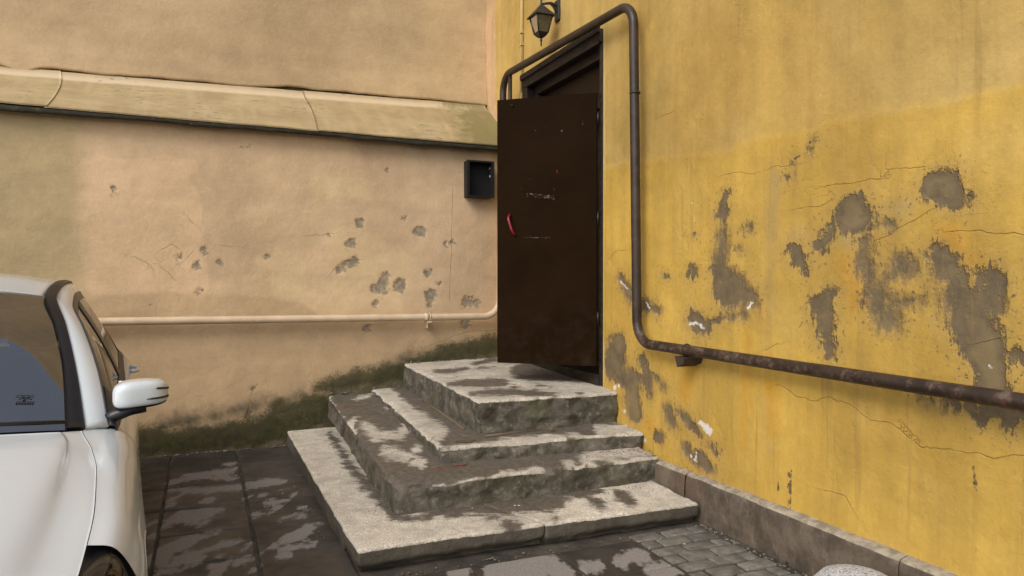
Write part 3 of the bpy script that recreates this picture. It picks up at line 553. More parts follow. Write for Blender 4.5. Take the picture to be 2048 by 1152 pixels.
m_weed = mk_plain('weed_green', (0.045, 0.065, 0.018), 0.6)
m_lampglass = mk_glass('lamp_glass', (0.16, 0.13, 0.075), 0.0, 0.55)
m_paint = mk_paint_white()
m_carglass = mk_glass('car_glass', (0.010, 0.011, 0.011), 0.0, 0.35, 3.3)
m_panel = mk_plain('brown_panel_paint', (0.020, 0.0115, 0.0062), 0.5, 0, 0.1)
m_sideglass = mk_glass('tinted_side_glass', (0.010, 0.011, 0.011), 0.0, 0.16, 1.6)
m_trim = mk_plain('dark_car_trim', (0.010, 0.009, 0.010), 0.42, 0, 0.25, nb=0.0)
m_blackplastic = mk_plain('black_plastic', (0.010, 0.010, 0.012), 0.4, 0, 0.5, nb=0.05)
m_cabin = mk_plain('cabin_fabric', (0.016, 0.015, 0.015), 0.85)
m_rubber = mk_plain('tyre_rubber', (0.014, 0.014, 0.014), 0.8)
m_rim = mk_plain('alloy_rim', (0.45, 0.45, 0.46), 0.3, 0.9)
m_chrome = mk_plain('chrome', (0.62, 0.62, 0.62), 0.12, 1.0, nb=0)
m_lens = mk_glass('headlight_lens', (0.012, 0.012, 0.014), 0.0, 0.35)
m_taillamp = mk_plain('tail_lamp', (0.25, 0.01, 0.012), 0.15, 0, 0.5, 1.0)
m_winefrit = mk_plain('windscreen_frit', (0.020, 0.020, 0.026), 0.08, 0, 0.5, 0, nb=0)
# ------------------------------------------------------------------ the ground
ground = mesh_obj('courtyard_ground', [(-80,-80,-0.011),(80,-80,-0.011),(80,80,-0.011),(-80,80,-0.011)], [(0,1,2,3)], m_dirt)
tag(ground, 'dark damp earth bed under the courtyard paving', None, kind='structure')
RX, RY, FX, FY = math.cos(R(23)), -math.sin(R(23)), math.sin(R(23)), math.cos(R(23))
def floor_sdf(X, Y, strokes, kb=0.34):
    wob = 0.035*(fbm(X*7, Y*7, 0.5, 4, 301)-0.5)
    st = [tuple((x*RX + y*RY, x*FX + y*FY, r) for x, y, r in s) for s in strokes]
    return strokes_sdf(X*RX + Y*RY, X*FX + Y*FY, st, 1.0, kb) + wob
def slab_mesh(x0, x1, y0, y1, strokes=None, n=26, th=0.05, tilt=0.0):
    """one paving slab: bevelled top sheet with a skirt"""
    xs = np.concatenate([[x0, x0+0.006], np.linspace(x0+0.012, x1-0.012, n), [x1-0.006, x1]])
    ys = np.concatenate([[y0, y0+0.006], np.linspace(y0+0.012, y1-0.012, n), [y1-0.006, y1]])
    X, Y = np.meshgrid(xs, ys, indexing='ij')
    e = np.minimum(np.minimum(X-x0, x1-X), np.minimum(Y-y0, y1-Y))
    Zv = -0.006*(1 - np.clip(e/0.012, 0, 1))**2 + 0.004*(fbm(X*3+9, Y*3, 0, 3, 5)-0.5) + tilt*(X-(x0+x1)/2)
    Zv[0, :] = -th; Zv[-1, :] = -th; Zv[:, 0] = -th; Zv[:, -1] = -th
    wob = 0.004*(fbm(X*9, Y*9, 3, 3, 8)-0.5)
    dry = np.full(X.shape, -2.0) if strokes is None else np.clip(-floor_sdf(X, Y, strokes)/0.06, -2, 2)
    return np.stack([X+wob, Y+wob, Zv], -1).reshape(-1, 3), grid_faces(len(xs), len(ys)), {'dry': dry}
rows = [-0.02, -0.06, -0.585, -1.14, -1.70, -2.23, -2.73, -3.27, -3.77, -4.29, -4.81, -5.33, -5.85, -6.37, -6.89]
colsx = [-5.79, -5.27, -4.75, -4.23, -3.71, -3.19, -2.67, -2.20]
G = 0.0045
def put_slab(x0, x1, y0, y1, strokes, n):
    v, f, a = slab_mesh(x0+G, x1-G, y0+G, y1-G, strokes, n, tilt=random.uniform(-0.004, 0.004))
    v[:, 2] += random.uniform(-0.003, 0.001)
    return mesh_obj('paving_slab', v, f, m_slab, ground, smooth=True, attrs=a)
for i in range(len(colsx)-1):
    for j in range(1, len(rows)-1):
        x0, x1 = colsx[i], colsx[i+1]
        if i == len(colsx)-2 and rows[j] < -3.3: x1 = -2.17
        near = x0 > -3.8 and rows[j] > -3.3
        put_slab(x0, x1, rows[j+1], rows[j], GD if near else None, 30 if near else 4)
fx = [-2.17, -1.64, -1.135, -0.655]
fr = [-3.335, -3.75, -4.26, -4.77, -5.28, -5.79, -6.30, -6.81]
for i in range(3):
    for j in range(len(fr)-1):
        put_slab(fx[i], fx[i+1], fr[j+1], fr[j], GD2 if j < 2 else None, 30 if j < 2 else 4)
# kerb-side strip of small cobbles along the yellow wall
def cobble_mesh(w, d, seed):
    rnd = random.Random(seed); bm = bmesh.new()
    box_bm(bm, (-w/2, w/2), (-d/2, d/2), (-0.05, 0.0))
    for v in bm.verts:
        v.co.x += rnd.uniform(-0.007, 0.007); v.co.y += rnd.uniform(-0.007, 0.007)
        if v.co.z > -0.01: v.co.z += rnd.uniform(-0.004, 0.003)
    bmesh.ops.bevel(bm, geom=[e for e in bm.edges if (e.verts[0].co.z > -0.02 or e.verts[1].co.z > -0.02)], offset=0.010, segments=2, affect='EDGES', profile=0.5)
    bmesh.ops.recalc_face_normals(bm, faces=bm.faces)
    me = bpy.data.meshes.new('cobble'); bm.to_mesh(me); bm.free()
    me.polygons.foreach_set('use_smooth', np.ones(len(me.polygons), bool)); me.materials.append(m_cobble); return me
cob_full = [cobble_mesh(0.188, 0.104, k) for k in range(8)]; cob_half = [cobble_mesh(0.088, 0.104, 40+k) for k in range(4)]
y = -3.315; row = 0; ncob = 0
while y > -6.2:
    x = -0.640 + 0.006*math.sin(row*2.1); k = 0
    start_half = row % 2 == 1
    while x < -0.135:
        half = (start_half and k == 0) or (x + 0.19 > -0.10)
        w = 0.10 if half else 0.20
        if x + w > -0.085: break
        o = bpy.data.objects.new('cobble', random.choice(cob_half if half else cob_full)); link(o, ground)
        o.location = (x + w/2, y, random.uniform(-0.004, 0.003) - (0.002 if x > -0.25 else 0)); o.rotation_euler = (random.uniform(-.03,.03), random.uniform(-.03,.03), random.uniform(-.035,.035) - 0.02)
        x += w + random.uniform(0.0, 0.004); k += 1; ncob += 1
    y -= 0.116; row += 1

# ------------------------------------------------------------------ yellow building
yb = empty('yellow_building', (0, -2.5, 0))
tag(yb, 'yellow building wall with peeling paint, brown entrance door and stone plinth', 'building')
OP_Y0, OP_Y1, OP_Z0, OP_Z1 = -1.90, -0.35, 0.66, 3.50
def seg(*brk):
    out = []
    for (a, b, st) in brk:
        n = max(1, int(round((b-a)/st))); out.append(np.linspace(a, b, n+1)[:-1])
    out.append([brk[-1][1]]); return np.concatenate(out)
ys = seg((-9.0, -5.6, 0.2), (-5.6, OP_Y0, 0.0135), (OP_Y0, OP_Y1, 0.0135), (OP_Y1, 0.76, 0.0135))
zs = seg((-0.06, OP_Z0, 0.0135), (OP_Z0, OP_Z1, 0.0135), (OP_Z1, 4.9, 0.0135), (4.9, 6.0, 0.3))
Yg, Zg = np.meshgrid(ys, zs, indexing='ij')
wn1 = fbm(Yg*14, Zg*14, 1.3, 4, 3) - 0.5
wn2 = fbm(Yg*5, Zg*5, 7.7, 4, 13) - 0.5
def nfield(strokes, norm, k=0.7, jit=0.0, lim=3.0):
    return np.clip(-(strokes_sdf(Yg, Zg, strokes, k, 1.0) + jit*wn1 + jit*0.8*wn2)/norm, -lim, lim)
A = {}
A['grey'] = nfield(YG, 0.06, 0.7, 0.05)
A['white'] = nfield(YW, 0.03, 0.7, 0.012)
A['ochre'] = nfield(YO, 0.08, 0.7, 0.05)
A['pale'] = nfield(YP, 0.08, 0.7, 0.05)
A['dark'] = nfield(YD, 0.03, 0.7, 0.006)
YCRK2 = YCRK + [((-1.925, 3.52, 0), (-1.932, 2.4, 0), (-1.926, 1.4, 0), (-1.93, 0.75, 0)), ((-2.0, 4.6, 0), (-2.0, 3.75, 0))]
A['crack'] = crack_sdf(Yg + 0.03*wn2, Zg + 0.05*wn1, YCRK2)
A['zone'] = np.clip(Zg - line_height(Yg, YLINE[0]) + 0.05*wn2, -0.5, 0.5)
A['strip'] = np.where(Zg > 3.0, np.clip(Yg - 0.46 - 0.02*wn2 + 0.25*np.clip(3.55 - Zg, 0, 1), -0.3, 0.3), -0.3)
gsm = sstep(-0.1, 0.5, A['grey'])
disp = 0.022*(fbm(Yg*1.3, Zg*1.3, 2.0, 3, 31)-0.5) + 0.006*(fbm(Yg*9, Zg*9, 5.0, 4, 77)-0.5) - 0.004*gsm
# the plaster steps back where the upper coat ends, and bulges towards the plinth
disp += 0.004*sstep(-0.02, 0.02, -A['zone']) + 0.012*sstep(0.5, 0.2, Zg)*(Yg < -2.6)
edge = np.minimum(np.minimum(np.abs(Yg-OP_Y0), np.abs(Yg-OP_Y1)), 1)
X = -disp
inside = (ys[:-1, None] >= OP_Y0-1e-6) & (ys[1:, None] <= OP_Y1+1e-6) & (zs[None, :-1] >= OP_Z0-1e-6) & (zs[None, 1:] <= OP_Z1+1e-6)
V = np.stack([X, Yg, Zg], -1).reshape(-1, 3) - np.array([0, -2.5, 0])
F = grid_faces(len(ys), len(zs), ~inside)
mesh_obj('plaster_wall', V, F[:, ::-1], m_yellow, yb, smooth=True, attrs=A)
def ybox(name, x, y, z, mat, parent=yb, bevel=0.0):
    return box(name, x, (y[0]+2.5, y[1]+2.5), z, mat, parent, bevel)
bm = bmesh.new()
for bx in (((0.03, 0.55), (-9.0, -1.93), (-0.05, 6.0)), ((0.03, 0.55), (-0.32, 0.755), (-0.05, 6.0)), ((0.03, 0.55), (-1.93, -0.32), (3.53, 6.0)), ((0.03, 0.55), (-1.93, -0.32), (-0.05, 0.60)), ((0.5, 0.6), (-1.93, -0.32), (0.6, 3.53))):
    box_bm(bm, bx[0], (bx[1][0]+2.5, bx[1][1]+2.5), bx[2])
bmesh.ops.recalc_face_normals(bm, faces=bm.faces)
bm_obj('masonry', bm, m_masonry, yb)
# reveal of the opening: yellow-painted return on the hinge side
ybox('door_reveal', (-0.004, 0.05), (-1.905, -1.885), (0.66, 3.50), m_conduit)
# plinth of dark stone slabs with a paler top edge
pj = [-2.60, -3.05, -3.70, -4.62, -5.5, -6.4, -7.3]
for a, b in zip(pj[:-1], pj[1:]):
    n = max(8, int((a-b)/0.02)); yy = np.linspace(b+0.002, a-0.002, n); 
    prof = [(-0.078, -0.06), (-0.079, 0.06), (-0.080, 0.12), (-0.078, 0.18), (-0.076, 0.225), (-0.070, 0.246), (-0.058, 0.256), (-0.03, 0.262), (0.02, 0.268)]
    pv = np.zeros((n, len(prof), 3)); offx = random.uniform(-0.004, 0.004)
    for j, (px, pz) in enumerate(prof):
        pv[:, j, 0] = px + offx + 0.010*(fbm(yy*7, yy*0+pz*9, 4.0, 4, 61)-0.5); pv[:, j, 1] = yy + 2.5
        pv[:, j, 2] = pz + (0.010*(fbm(yy*9, yy*0, pz*3, 3, 62)-0.5) if pz > 0.2 else 0)
    pv[0, :, 0] += 0.006; pv[-1, :, 0] += 0.006
    o = mesh_obj('plinth_slab', pv.reshape(-1, 3), grid_faces(n, len(prof)), m_plinth, yb, smooth=True)
    o.data.materials.append(m_coping)
    mi = np.zeros((n-1, len(prof)-1), np.int32); mi[:, 5:] = 1; o.data.polygons.foreach_set('material_index', mi.ravel())
# door frame: casing, inner rebate, fixed panel and transom behind the open leaf
fr_ = empty('door_frame', (0.0, 1.375, 0.66), parent=yb)
def fbox(name, x, y, z, mat, bevel=0.004, parent=fr_):
    return box(name, x, (y[0]+2.5-1.375, y[1]+2.5-1.375), (z[0]-0.66, z[1]-0.66), mat, parent, bevel)
fbox('jamb', (-0.012, 0.12), (-1.884, -1.835), (0.66, 3.40), m_wood)
fbox('jamb', (-0.030, 0.12), (-0.462, -0.345), (0.66, 3.40), m_wood)
fbox('frame_head', (-0.034, 0.12), (-1.884, -0.345), (3.40, 3.505), m_wood)
fbox('head_moulding', (-0.052, -0.030), (-1.880, -0.335), (3.475, 3.53), m_wood)
fbox('head_moulding', (-0.046, -0.030), (-1.87, -0.46), (3.385, 3.415), m_wood)
fbox('rebate', (0.05, 0.16), (-1.833, -0.464), (3.315, 3.398), m_wood)
fbox('rebate', (0.05, 0.16), (-0.525, -0.464), (0.66, 3.313), m_wood)
fbox('rebate', (0.05, 0.16), (-1.833, -1.800), (0.66, 3.313), m_wood)
fbox('transom_panel', (0.13, 0.15), (-1.798, -0.527), (2.99, 3.312), m_panel)
fbox('transom_bar', (0.10, 0.17), (-1.798, -0.527), (2.94, 2.988), m_wood)
fbox('fixed_panel', (0.13, 0.15), (-1.00, -0.527), (0.78, 2.938), m_panel)
fbox('inner_door', (0.30, 0.34), (-1.798, -1.002), (0.78, 2.938), m_wood)
fbox('threshold', (-0.02, 0.30), (-1.833, -0.464), (0.655, 0.745), m_wood)
# open leaf of sheet steel, hinged on the jamb nearest the camera
hinge = Vector((-0.035, -1.842, 0)); ang = math.atan2(0.6447, -0.7645)
leaf = empty('door', (hinge.x, hinge.y + 2.5, 0.82), ang, parent=yb)      # local x = hinge to free edge, local y = towards the camera side (negated below)
LW, LZ0, LZ1 = 0.834, 0.82, 3.00
us = np.linspace(0, LW, 90); ws = np.linspace(0, LZ1-LZ0, 220)
U, W = np.meshgrid(us, ws, indexing='ij')
scr = [((.575,2.218-.82,.005),(.35,2.186-.82,.005)), ((.57,2.196-.82,.004),(.35,2.166-.82,.004)), ((.50,2.20-.82,.006),), ((.42,2.18-.82,.007),(.40,2.18-.82,.006)), ((.352,2.20-.82,.004),(.35,2.155-.82,.004)), ((.59,1.859-.82,.004),(.379,1.851-.82,.004)), ((.506,2.726-.82,.008),), ((.283,2.717-.82,.008),), ((.621,2.259-.82,.009),), ((.716,2.95-.82,.008),), ((.36,2.25-.82,.006),(.34,2.24-.82,.004)), ((.60,2.10-.82,.004),), ((.80,2.13-.82,.006),), ((.79,2.22-.82,.005),), ((.40,2.08-.82,.004),), ((.45,2.04-.82,.003),), ((.55,2.33-.82,.004),), ((.44,2.32-.82,.003),), ((.70,2.33-.82,.003),), ((.25,1.95-.82,.003),), ((.60,1.2-.82,.003),), ((.36,1.32-.82,.003),), ((.11,2.75-.82,.004),(.108,2.80-.82,.003)), ((.50,1.75-.82,.003),)]
red = [((.325,2.40-.82,.008),(.32,2.37-.82,.006)), ((.40,1.855-.82,.006),(.38,1.852-.82,.006))]
sA = np.clip(-strokes_sdf(U, W, scr)/0.012, -3, 3); rA = np.clip(-strokes_sdf(U, W, red)/0.012, -3, 3)
n1 = 0.0025*(fbm(U*3, W*2.2, 0, 3, 91)-0.5)
FV = np.stack([U, 0.022 + n1, W], -1).reshape(-1, 3)
# make local +y the face seen by the camera: leaf normal is (-0.645,-0.764) = rotate(local +y)?
mesh_obj('steel_face', FV, grid_faces(90, 220), m_door, leaf, smooth=True, attrs={'scratch': sA, 'red': rA})
box('leaf_core', (0.001, LW-0.001), (-0.022, 0.0205), (0.001, LZ1-LZ0-0.001), m_panel, leaf)
hp = fillet([(0.725, 0.022, 2.048-.82), (0.725, 0.070, 2.015-.82), (0.690, 0.070, 1.905-.82), (0.673, 0.022, 1.873-.82)], 0.05, 8)
tube('handle', hp, 0.011, m_red, leaf, 10)
for z in (2.94, ):
    lathe('bolt', [(0.010, 0), (0.010, 0.006), (0.004, 0.008)], m_iron, leaf, 8, center=(0.70, 0.03, z-.82))
for z in (1.15, 1.95, 2.75):
    lathe('hinge', [(0.012, 0), (0.012, 0.10)], m_iron, leaf, 10, center=(-0.006, 0.0, z-.82))

# ------------------------------------------------------------------ beige building
bb = empty('beige_building', (-2.0, 0, 0))
tag(bb, 'beige plastered building wall with moss at its foot and a sloping ledge', 'building')
xs = seg((-9.0, -4.9, 0.2), (-4.9, 0.0, 0.0140)); zs = seg((-0.06, 2.93, 0.0140))
Xg, Zg = np.meshgrid(xs, zs, indexing='ij')
wn1 = fbm(Xg*14, Zg*14, 1.3, 4, 103) - 0.5; wn2 = fbm(Xg*5, Zg*5, 7.7, 4, 113) - 0.5
def bfield(strokes, norm, jit=0.0, lim=3.0):
    return np.clip(-(strokes_sdf(Xg, Zg, strokes, 0.95, 1.0) + jit*wn1 + jit*wn2)/norm, -lim, lim)
B = {}
B['grey'] = bfield(BG, 0.045, 0.10)
B['moss'] = bfield(BM, 0.08, 0.08)
# the foot of the wall is mossy all along
zf = np.interp(Xg, [-9, -3.4, -2.6, -2.2, -1.85, -1.5, -1.1, 0], [0.16, 0.16, 0.20, 0.30, 0.50, 0.56, 0.78, 0.86])
B['moss'] = np.maximum(B['moss'], np.clip((zf - Zg)/0.14, -3, np.interp(Xg, [-3.4, -2.4, -1.9], [-0.25, -0.1, 0.15])))
B['dirt'] = np.maximum(bfield(BD[:1] + BD[3:4], 0.10, 0.08), np.clip((zf + 0.08 - Zg)/0.16, -3, 1.3))
B['crack'] = crack_sdf(Xg + 0.04*wn2, Zg + 0.05*wn1, BCRK)
B['pink'] = bfield(BPINK, 0.12, 0.03)
B['lite'] = bfield(BLITE, 0.15, 0.12)
B['low'] = np.clip(line_height(Xg, BLOW[0]) - Zg + 0.05*wn2, -0.5, 0.5)
B['olive'] = np.clip(-3.86 - Xg + 0.03*wn2, -0.5, 0.5)
disp = 0.016*(fbm(Xg*1.1, Zg*1.1, 2.0, 3, 131)-0.5) + 0.006*(fbm(Xg*8, Zg*8, 5.0, 4, 177)-0.5) - 0.006*sstep(-0.1, 0.4, B['grey'])
disp += 0.004*sstep(0.2, 1.2, B['moss'])*fbm(Xg*11, Zg*11, 1, 4, 5)
mesh_obj('lower_plaster', np.stack([Xg + 2.0, -disp, Zg], -1).reshape(-1, 3), grid_faces(len(xs), len(zs)), m_beige, bb, smooth=True, attrs=B)
# upper wall, set back above the ledge; its plaster ends in a broken edge
UY = 0.72
xs = seg((-9.0, -5.0, 0.2), (-5.0, 0.0, 0.022)); zs = np.concatenate([[-1.0], seg((0.0, 1.7, 0.022), (1.7, 3.7, 0.3))])
Xg, Tg = np.meshgrid(xs, zs, indexing='ij')
zb = 3.392 + 0.02*(Xg + 4.6) + 0.055*(fbm(Xg*2.4, Xg*0, 0, 4, 9)-0.5) - 0.05*np.exp(-((Xg+4.42)/0.12)**2)
Zg = zb + np.maximum(Tg, 0)
Yv = UY - 0.014*(fbm(Xg*1.1, Zg*1.1, 9.0, 3, 139)-0.5) - 0.004*(fbm(Xg*8, Zg*8, 5.0, 4, 187)-0.5) - 0.022*sstep(0.3, 0.0, Tg)
Yv[:, 0] = UY + 0.03; Zg[:, 0] = zb[:, 0]
z0 = np.full(Xg.shape, -3.0)
stn = np.where((Xg > -1.25) & (Xg < -0.03), np.clip((fbm(Xg*10, Zg*0.35, 0, 3, 55)-0.52)*4, -3, 0.1), -3.0) - 0.55
mesh_obj('upper_plaster', np.stack([Xg + 2.0, Yv, Zg], -1).reshape(-1, 3), grid_faces(len(xs), len(zs)), m_beige, bb, smooth=True,
         attrs={'grey': z0, 'moss': z0, 'dirt': stn, 'crack': np.abs(z0), 'pink': z0, 'lite': np.clip((Xg+1.6)*0.4, -3, 0.4), 'low': np.full(Xg.shape, 0.05), 'olive': np.full(Xg.shape, -0.05)})  # low darkens the whole upper wall, putting lens falloff into its colour
bm = bmesh.new()
box_bm(bm, (-7.0, 2.0), (0.02, 0.78), (-0.05, 2.85)); box_bm(bm, (-7.0, 2.0), (0.77, 1.3), (2.86, 7.0))
bmesh.ops.recalc_face_normals(bm, faces=bm.faces); bm_obj('masonry', bm, m_masonry, bb)
# ledge: three painted sheets lapping each other
def ledge_sheet(x0, x1, lift):
    n = max(6, int((x1-x0)/0.025)); xs = np.linspace(x0, x1, n); m = 30
    t = np.linspace(0, 1, m); Xg, Tg = np.meshgrid(xs, t, indexing='ij')
    skew = (Tg-0.0)*(-0.03)                      # seams lean a little
    yo, zo = -0.125, 2.893 - 0.007*(Xg + 4.4); yi, zi = 0.655, 3.300 + 0.021*(Xg + 4.6)
    ft = np.clip(Tg/0.88, 0, 1)
    Yv = yo + (yi-yo)*ft; Zv = zo + (zi-zo)*ft + lift
    up = np.clip((Tg-0.88)/0.12, 0, 1); Yv = Yv + up*0.052; Zv = Zv + up*0.075
    Zv = Zv + 0.020*(fbm(Xg*1.6, Tg*2.0, 0, 3, 41)-0.5)*np.sin(np.pi*np.clip(Tg, 0, 1)) + 0.012*(fbm(Xg*2.0, Tg*0, 0, 3, 42)-0.5)
    Xv = Xg + skew + 0.03*np.sin(Tg*3.1)
    V = np.stack([Xv + 2.0, Yv, Zv], -1); Lw = V.copy(); Lw[:, :, 2] -= 0.007
    allv = np.concatenate([V.reshape(-1, 3), Lw.reshape(-1, 3)]); f = grid_faces(n, m); N = n*m
    rim = [(i*m, (i+1)*m, (i+1)*m+N, i*m+N) for i in range(n-1)] + [(j+1, j, j+N, j+1+N) for j in range(m-1)] + [((n-1)*m+j, (n-1)*m+j+1, (n-1)*m+j+1+N, (n-1)*m+j+N) for j in range(m-1)]
    ff = np.concatenate([f, f[:, ::-1] + N, np.array(rim)])
    fold = np.exp(-((Tg-0.885)/0.045)**2) + 0.35*(Tg > 0.9); moss = np.clip((Xg + 0.75)/0.5, -3, 0.9) - 0.3*Tg
    at = {'fold': np.concatenate([fold.ravel()]*2), 'moss': np.concatenate([moss.ravel()]*2)}
    return mesh_obj('ledge_sheet', allv, ff, m_ledge, bb, smooth=False, attrs=at)
ledge_sheet(-9.0, -4.085, 0.010); ledge_sheet(-4.10, -1.965, 0.0); ledge_sheet(-1.98, 0.0, 0.006)
# dark drip edge and soffit under the ledge
n = 240; xx = np.linspace(-9.0, 0.0, n); pv = np.zeros((n, 6, 3))
for j, (py, pz) in enumerate([(-0.118, -0.010), (-0.119, -0.030), (-0.112, -0.048), (-0.10, -0.050), (-0.02, -0.03), (0.03, -0.01)]):
    pv[:, j, 0] = xx + 2.0; pv[:, j, 1] = py; pv[:, j, 2] = 2.893 - 0.007*(xx+4.4) + pz + (0.030*(fbm(xx*5, xx*0, 0, 4, 48)-0.5) if j in (1, 2, 3) else 0)
mesh_obj('drip_edge', pv.reshape(-1, 3), grid_faces(n, 6), m_lipdark, bb, smooth=True)

# ------------------------------------------------------------------ the entrance steps
stairs = empty('entrance_steps', (-1.1, -1.6, 0))
tag(stairs, 'worn concrete corner steps climbing to the brown door', 'steps')
SO = np.array([-1.1, -1.6, 0.0])
def block(name, BL, FL, FR, BR, hgt, mat, damp_fn, red=(), r0=0.012, r1=0.03, aside=0.012, atop=0.005, step=0.0135, undercut=0.0, seed=1, parts='tfl', left_a=None, rf=5.0):
    BL, FL, FR, BR = [np.array(p, float) for p in (BL, FL, FR, BR)]
    Lx = np.linalg.norm((FR-FL)[:2]); Ly = np.linalg.norm((BL-FL)[:2])
    ns, nt, nh = max(4, int(Lx/step)), max(4, int(Ly/step)), max(6, int(hgt/step)+2)
    def shape(s, t, h):
        top = (FL*(1-s)[..., None] + FR*s[..., None])*(1-t)[..., None] + (BL*(1-s)[..., None] + BR*s[..., None])*t[..., None]
        P = top.copy(); P[..., 2] -= h
        dl, dr, df, dh = s*Lx, (1-s)*Lx, t*Ly, h
        q = P
        rn = fbm(q[..., 0]*rf, q[..., 1]*rf, q[..., 2]*rf, 4, seed)
        r = r0 + r1*np.clip((rn-0.45)*3.2, 0, 1.6)
        ql = np.maximum(r-dl, 0); qr = np.maximum(r-dr, 0); qf = np.maximum(r-df, 0); qh = np.maximum(r-dh, 0)
        qx = np.where(dl < dr, ql, -qr)
        ln = np.sqrt(qx**2 + qf**2 + qh**2) + 1e-9; k = np.where(ln > r, 1 - r/ln, 0)
        P[..., 0] += qx*k; P[..., 1] += qf*k; P[..., 2] -= qh*k
        a3 = lambda sd, f: fbm(q[..., 0]*f, q[..., 1]*f, q[..., 2]*f*1.3, 5, seed+sd) - 0.5
        big = np.abs(a3(21, 4.0))
        al = aside if left_a is None else left_a
        P[..., 0] += np.where(dl < dr, 1, -1)*(al*a3(31, 9)*2 + al*big)*np.exp(-np.minimum(dl, dr)/0.06)
        P[..., 1] += (aside*a3(41, 9)*2 + aside*1.5*big)*np.exp(-df/0.06)
        P[..., 2] += atop*a3(51, 6)*2 - atop*0.8*np.exp(-np.minimum(np.minimum(dl, dr), df)/0.05)*np.clip(a3(61, 7)*4, 0, 1)*2
        if undercut > 0:
            uu = sstep(hgt*0.55, hgt, h + 0.05*a3(71, 7)); P[..., 1] += undercut*uu*np.exp(-df/0.08); P[..., 0] += 0.4*undercut*uu*np.exp(-dl/0.08)
        return P, q, dl, df, dh
    V, Fc, at = [], [], {'damp': [], 'side': [], 'red': []}
    off = 0
    def add(s, t, h, flip):
        nonlocal off
        P, q, dl, df, dh = shape(s, t, h)
        V.append(P.reshape(-1, 3)); f = grid_faces(*s.shape) + off; Fc.append(f[:, ::-1] if flip else f); off += s.size
        at['damp'].append(damp_fn(q[..., 0], q[..., 1], dl, df).ravel())
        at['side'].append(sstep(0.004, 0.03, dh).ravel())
        at['red'].append((np.clip(-floor_sdf(q[..., 0], q[..., 1], red, 0.5)/0.02, -3, 3) if red else np.full(s.shape, -3.0)).ravel())
    sv, tv, hv = np.linspace(0, 1, ns), np.linspace(0, 1, nt), np.linspace(0, hgt, nh)
    S, T = np.meshgrid(sv, tv, indexing='ij'); add(S, T, S*0, False)
    if 'f' in parts: S, H = np.meshgrid(sv, hv, indexing='ij'); add(S, S*0, H, True)
    if 'l' in parts: T, H = np.meshgrid(tv, hv, indexing='ij'); add(T*0, T, H, False)
    if 'r' in parts: T, H = np.meshgrid(tv, hv, indexing='ij'); add(T*0+1, T, H, True)
    if 'b' in parts: S, H = np.meshgrid(sv, hv, indexing='ij'); add(S, S*0+1, H, False)
    V = np.concatenate(V) - SO; Fc = np.concatenate(Fc)
    o = mesh_obj(name, V, Fc, mat, stairs, smooth=True, attrs={k: np.concatenate(v) for k, v in at.items()})
    bm = bmesh.new(); bm.from_mesh(o.data); bmesh.ops.remove_doubles(bm, verts=bm.verts, dist=0.0004); bm.to_mesh(o.data); bm.free()
    o.data.polygons.foreach_set('use_smooth', np.ones(len(o.data.polygons), bool))
    return o
ground_damp = lambda st, norm=0.05: (lambda X, Y, dl, df: np.clip(-floor_sdf(X, Y, st)/norm, -2, 2))
# bottom tread: three cast pieces with cracked joints
ck = 0.007
block('step_slab', (-2.235, 0.0, .123), (-2.222, -2.83, .127), (-1.62, -2.90, .127), (-1.62, 0.0, .127), .13, m_step_pale, ground_damp(S1W), aside=0.006, r0=0.008, r1=0.016, seed=5, undercut=0.01, parts='tflb')
block('step_slab', (-2.222, -2.83-ck, .126), (-2.212, -3.215, .127), (-1.155, -3.225, .129), (-1.42, -2.60, .127), .13, m_step_pale, ground_damp(S1W), aside=0.006, r0=0.008, r1=0.014, seed=6, undercut=0.05, parts='tflr')
block('step_slab', (-1.42+ck, -2.60, .125), (-1.155+ck, -3.228, .126), (-.108, -3.242, .124), (-.085, -2.60, .126), .13, m_step_pale, ground_damp(S1W), aside=0.006, r0=0.008, r1=0.016, seed=7, undercut=0.05, parts='tflr')
box('rubble_core', (-2.17-SO[0], -0.16-SO[0]), (-3.16-SO[1], -0.03-SO[1]), (-0.05, 0.085), m_dirt, stairs, 0.01)
d2 = floor_sdf
def damp2(X, Y, dl, df):
    d = np.clip(d2(X, Y, S2D)/0.055, -2, 1.2)
    return d - 1.1*np.exp(-np.minimum(dl, df)/0.025)*(vnoise(X*9, Y*9, 0, 4) > 0.45)
block('step', (-1.872, 0.0, .432), (-1.912, -2.768, .297), (-.045, -2.73, .290), (0.0, 0.0, .432), .185, m_step_mid, damp2, SRED2 + SRED, aside=0.036, r0=0.012, r1=0.085, seed=11, left_a=0.018, rf=3.2)
def damp3(X, Y, dl, df):
    d = np.clip(d2(X, Y, S3D)/0.055, -2, 1.2)
    return d - 1.3*np.exp(-np.minimum(dl, df)/0.035)*(vnoise(X*7, Y*7, 0, 14) > 0.35)
block('step', (-1.447, 0.0, .463), (-1.522, -2.405, .412), (0.0, -2.49, .408), (0.0, 0.0, .463), .135, m_step_mid, damp3, aside=0.034, r0=0.014, r1=0.075, rf=3.5, seed=21, left_a=0.030)
def damp4(X, Y, dl, df):
    d = np.clip(-d2(X, Y, S4W)/0.055, -1.2, 1.6)
    return d - 0.6*np.exp(-np.minimum(dl, df)/0.03)
block('step', (-1.138, 0.0, .695), (-1.150, -2.12, .652), (0.0, -2.125, .646), (0.06, 0.0, .715), .255, m_step_mid, damp4, aside=0.036, r0=0.012, r1=0.055, seed=31, left_a=0.022)
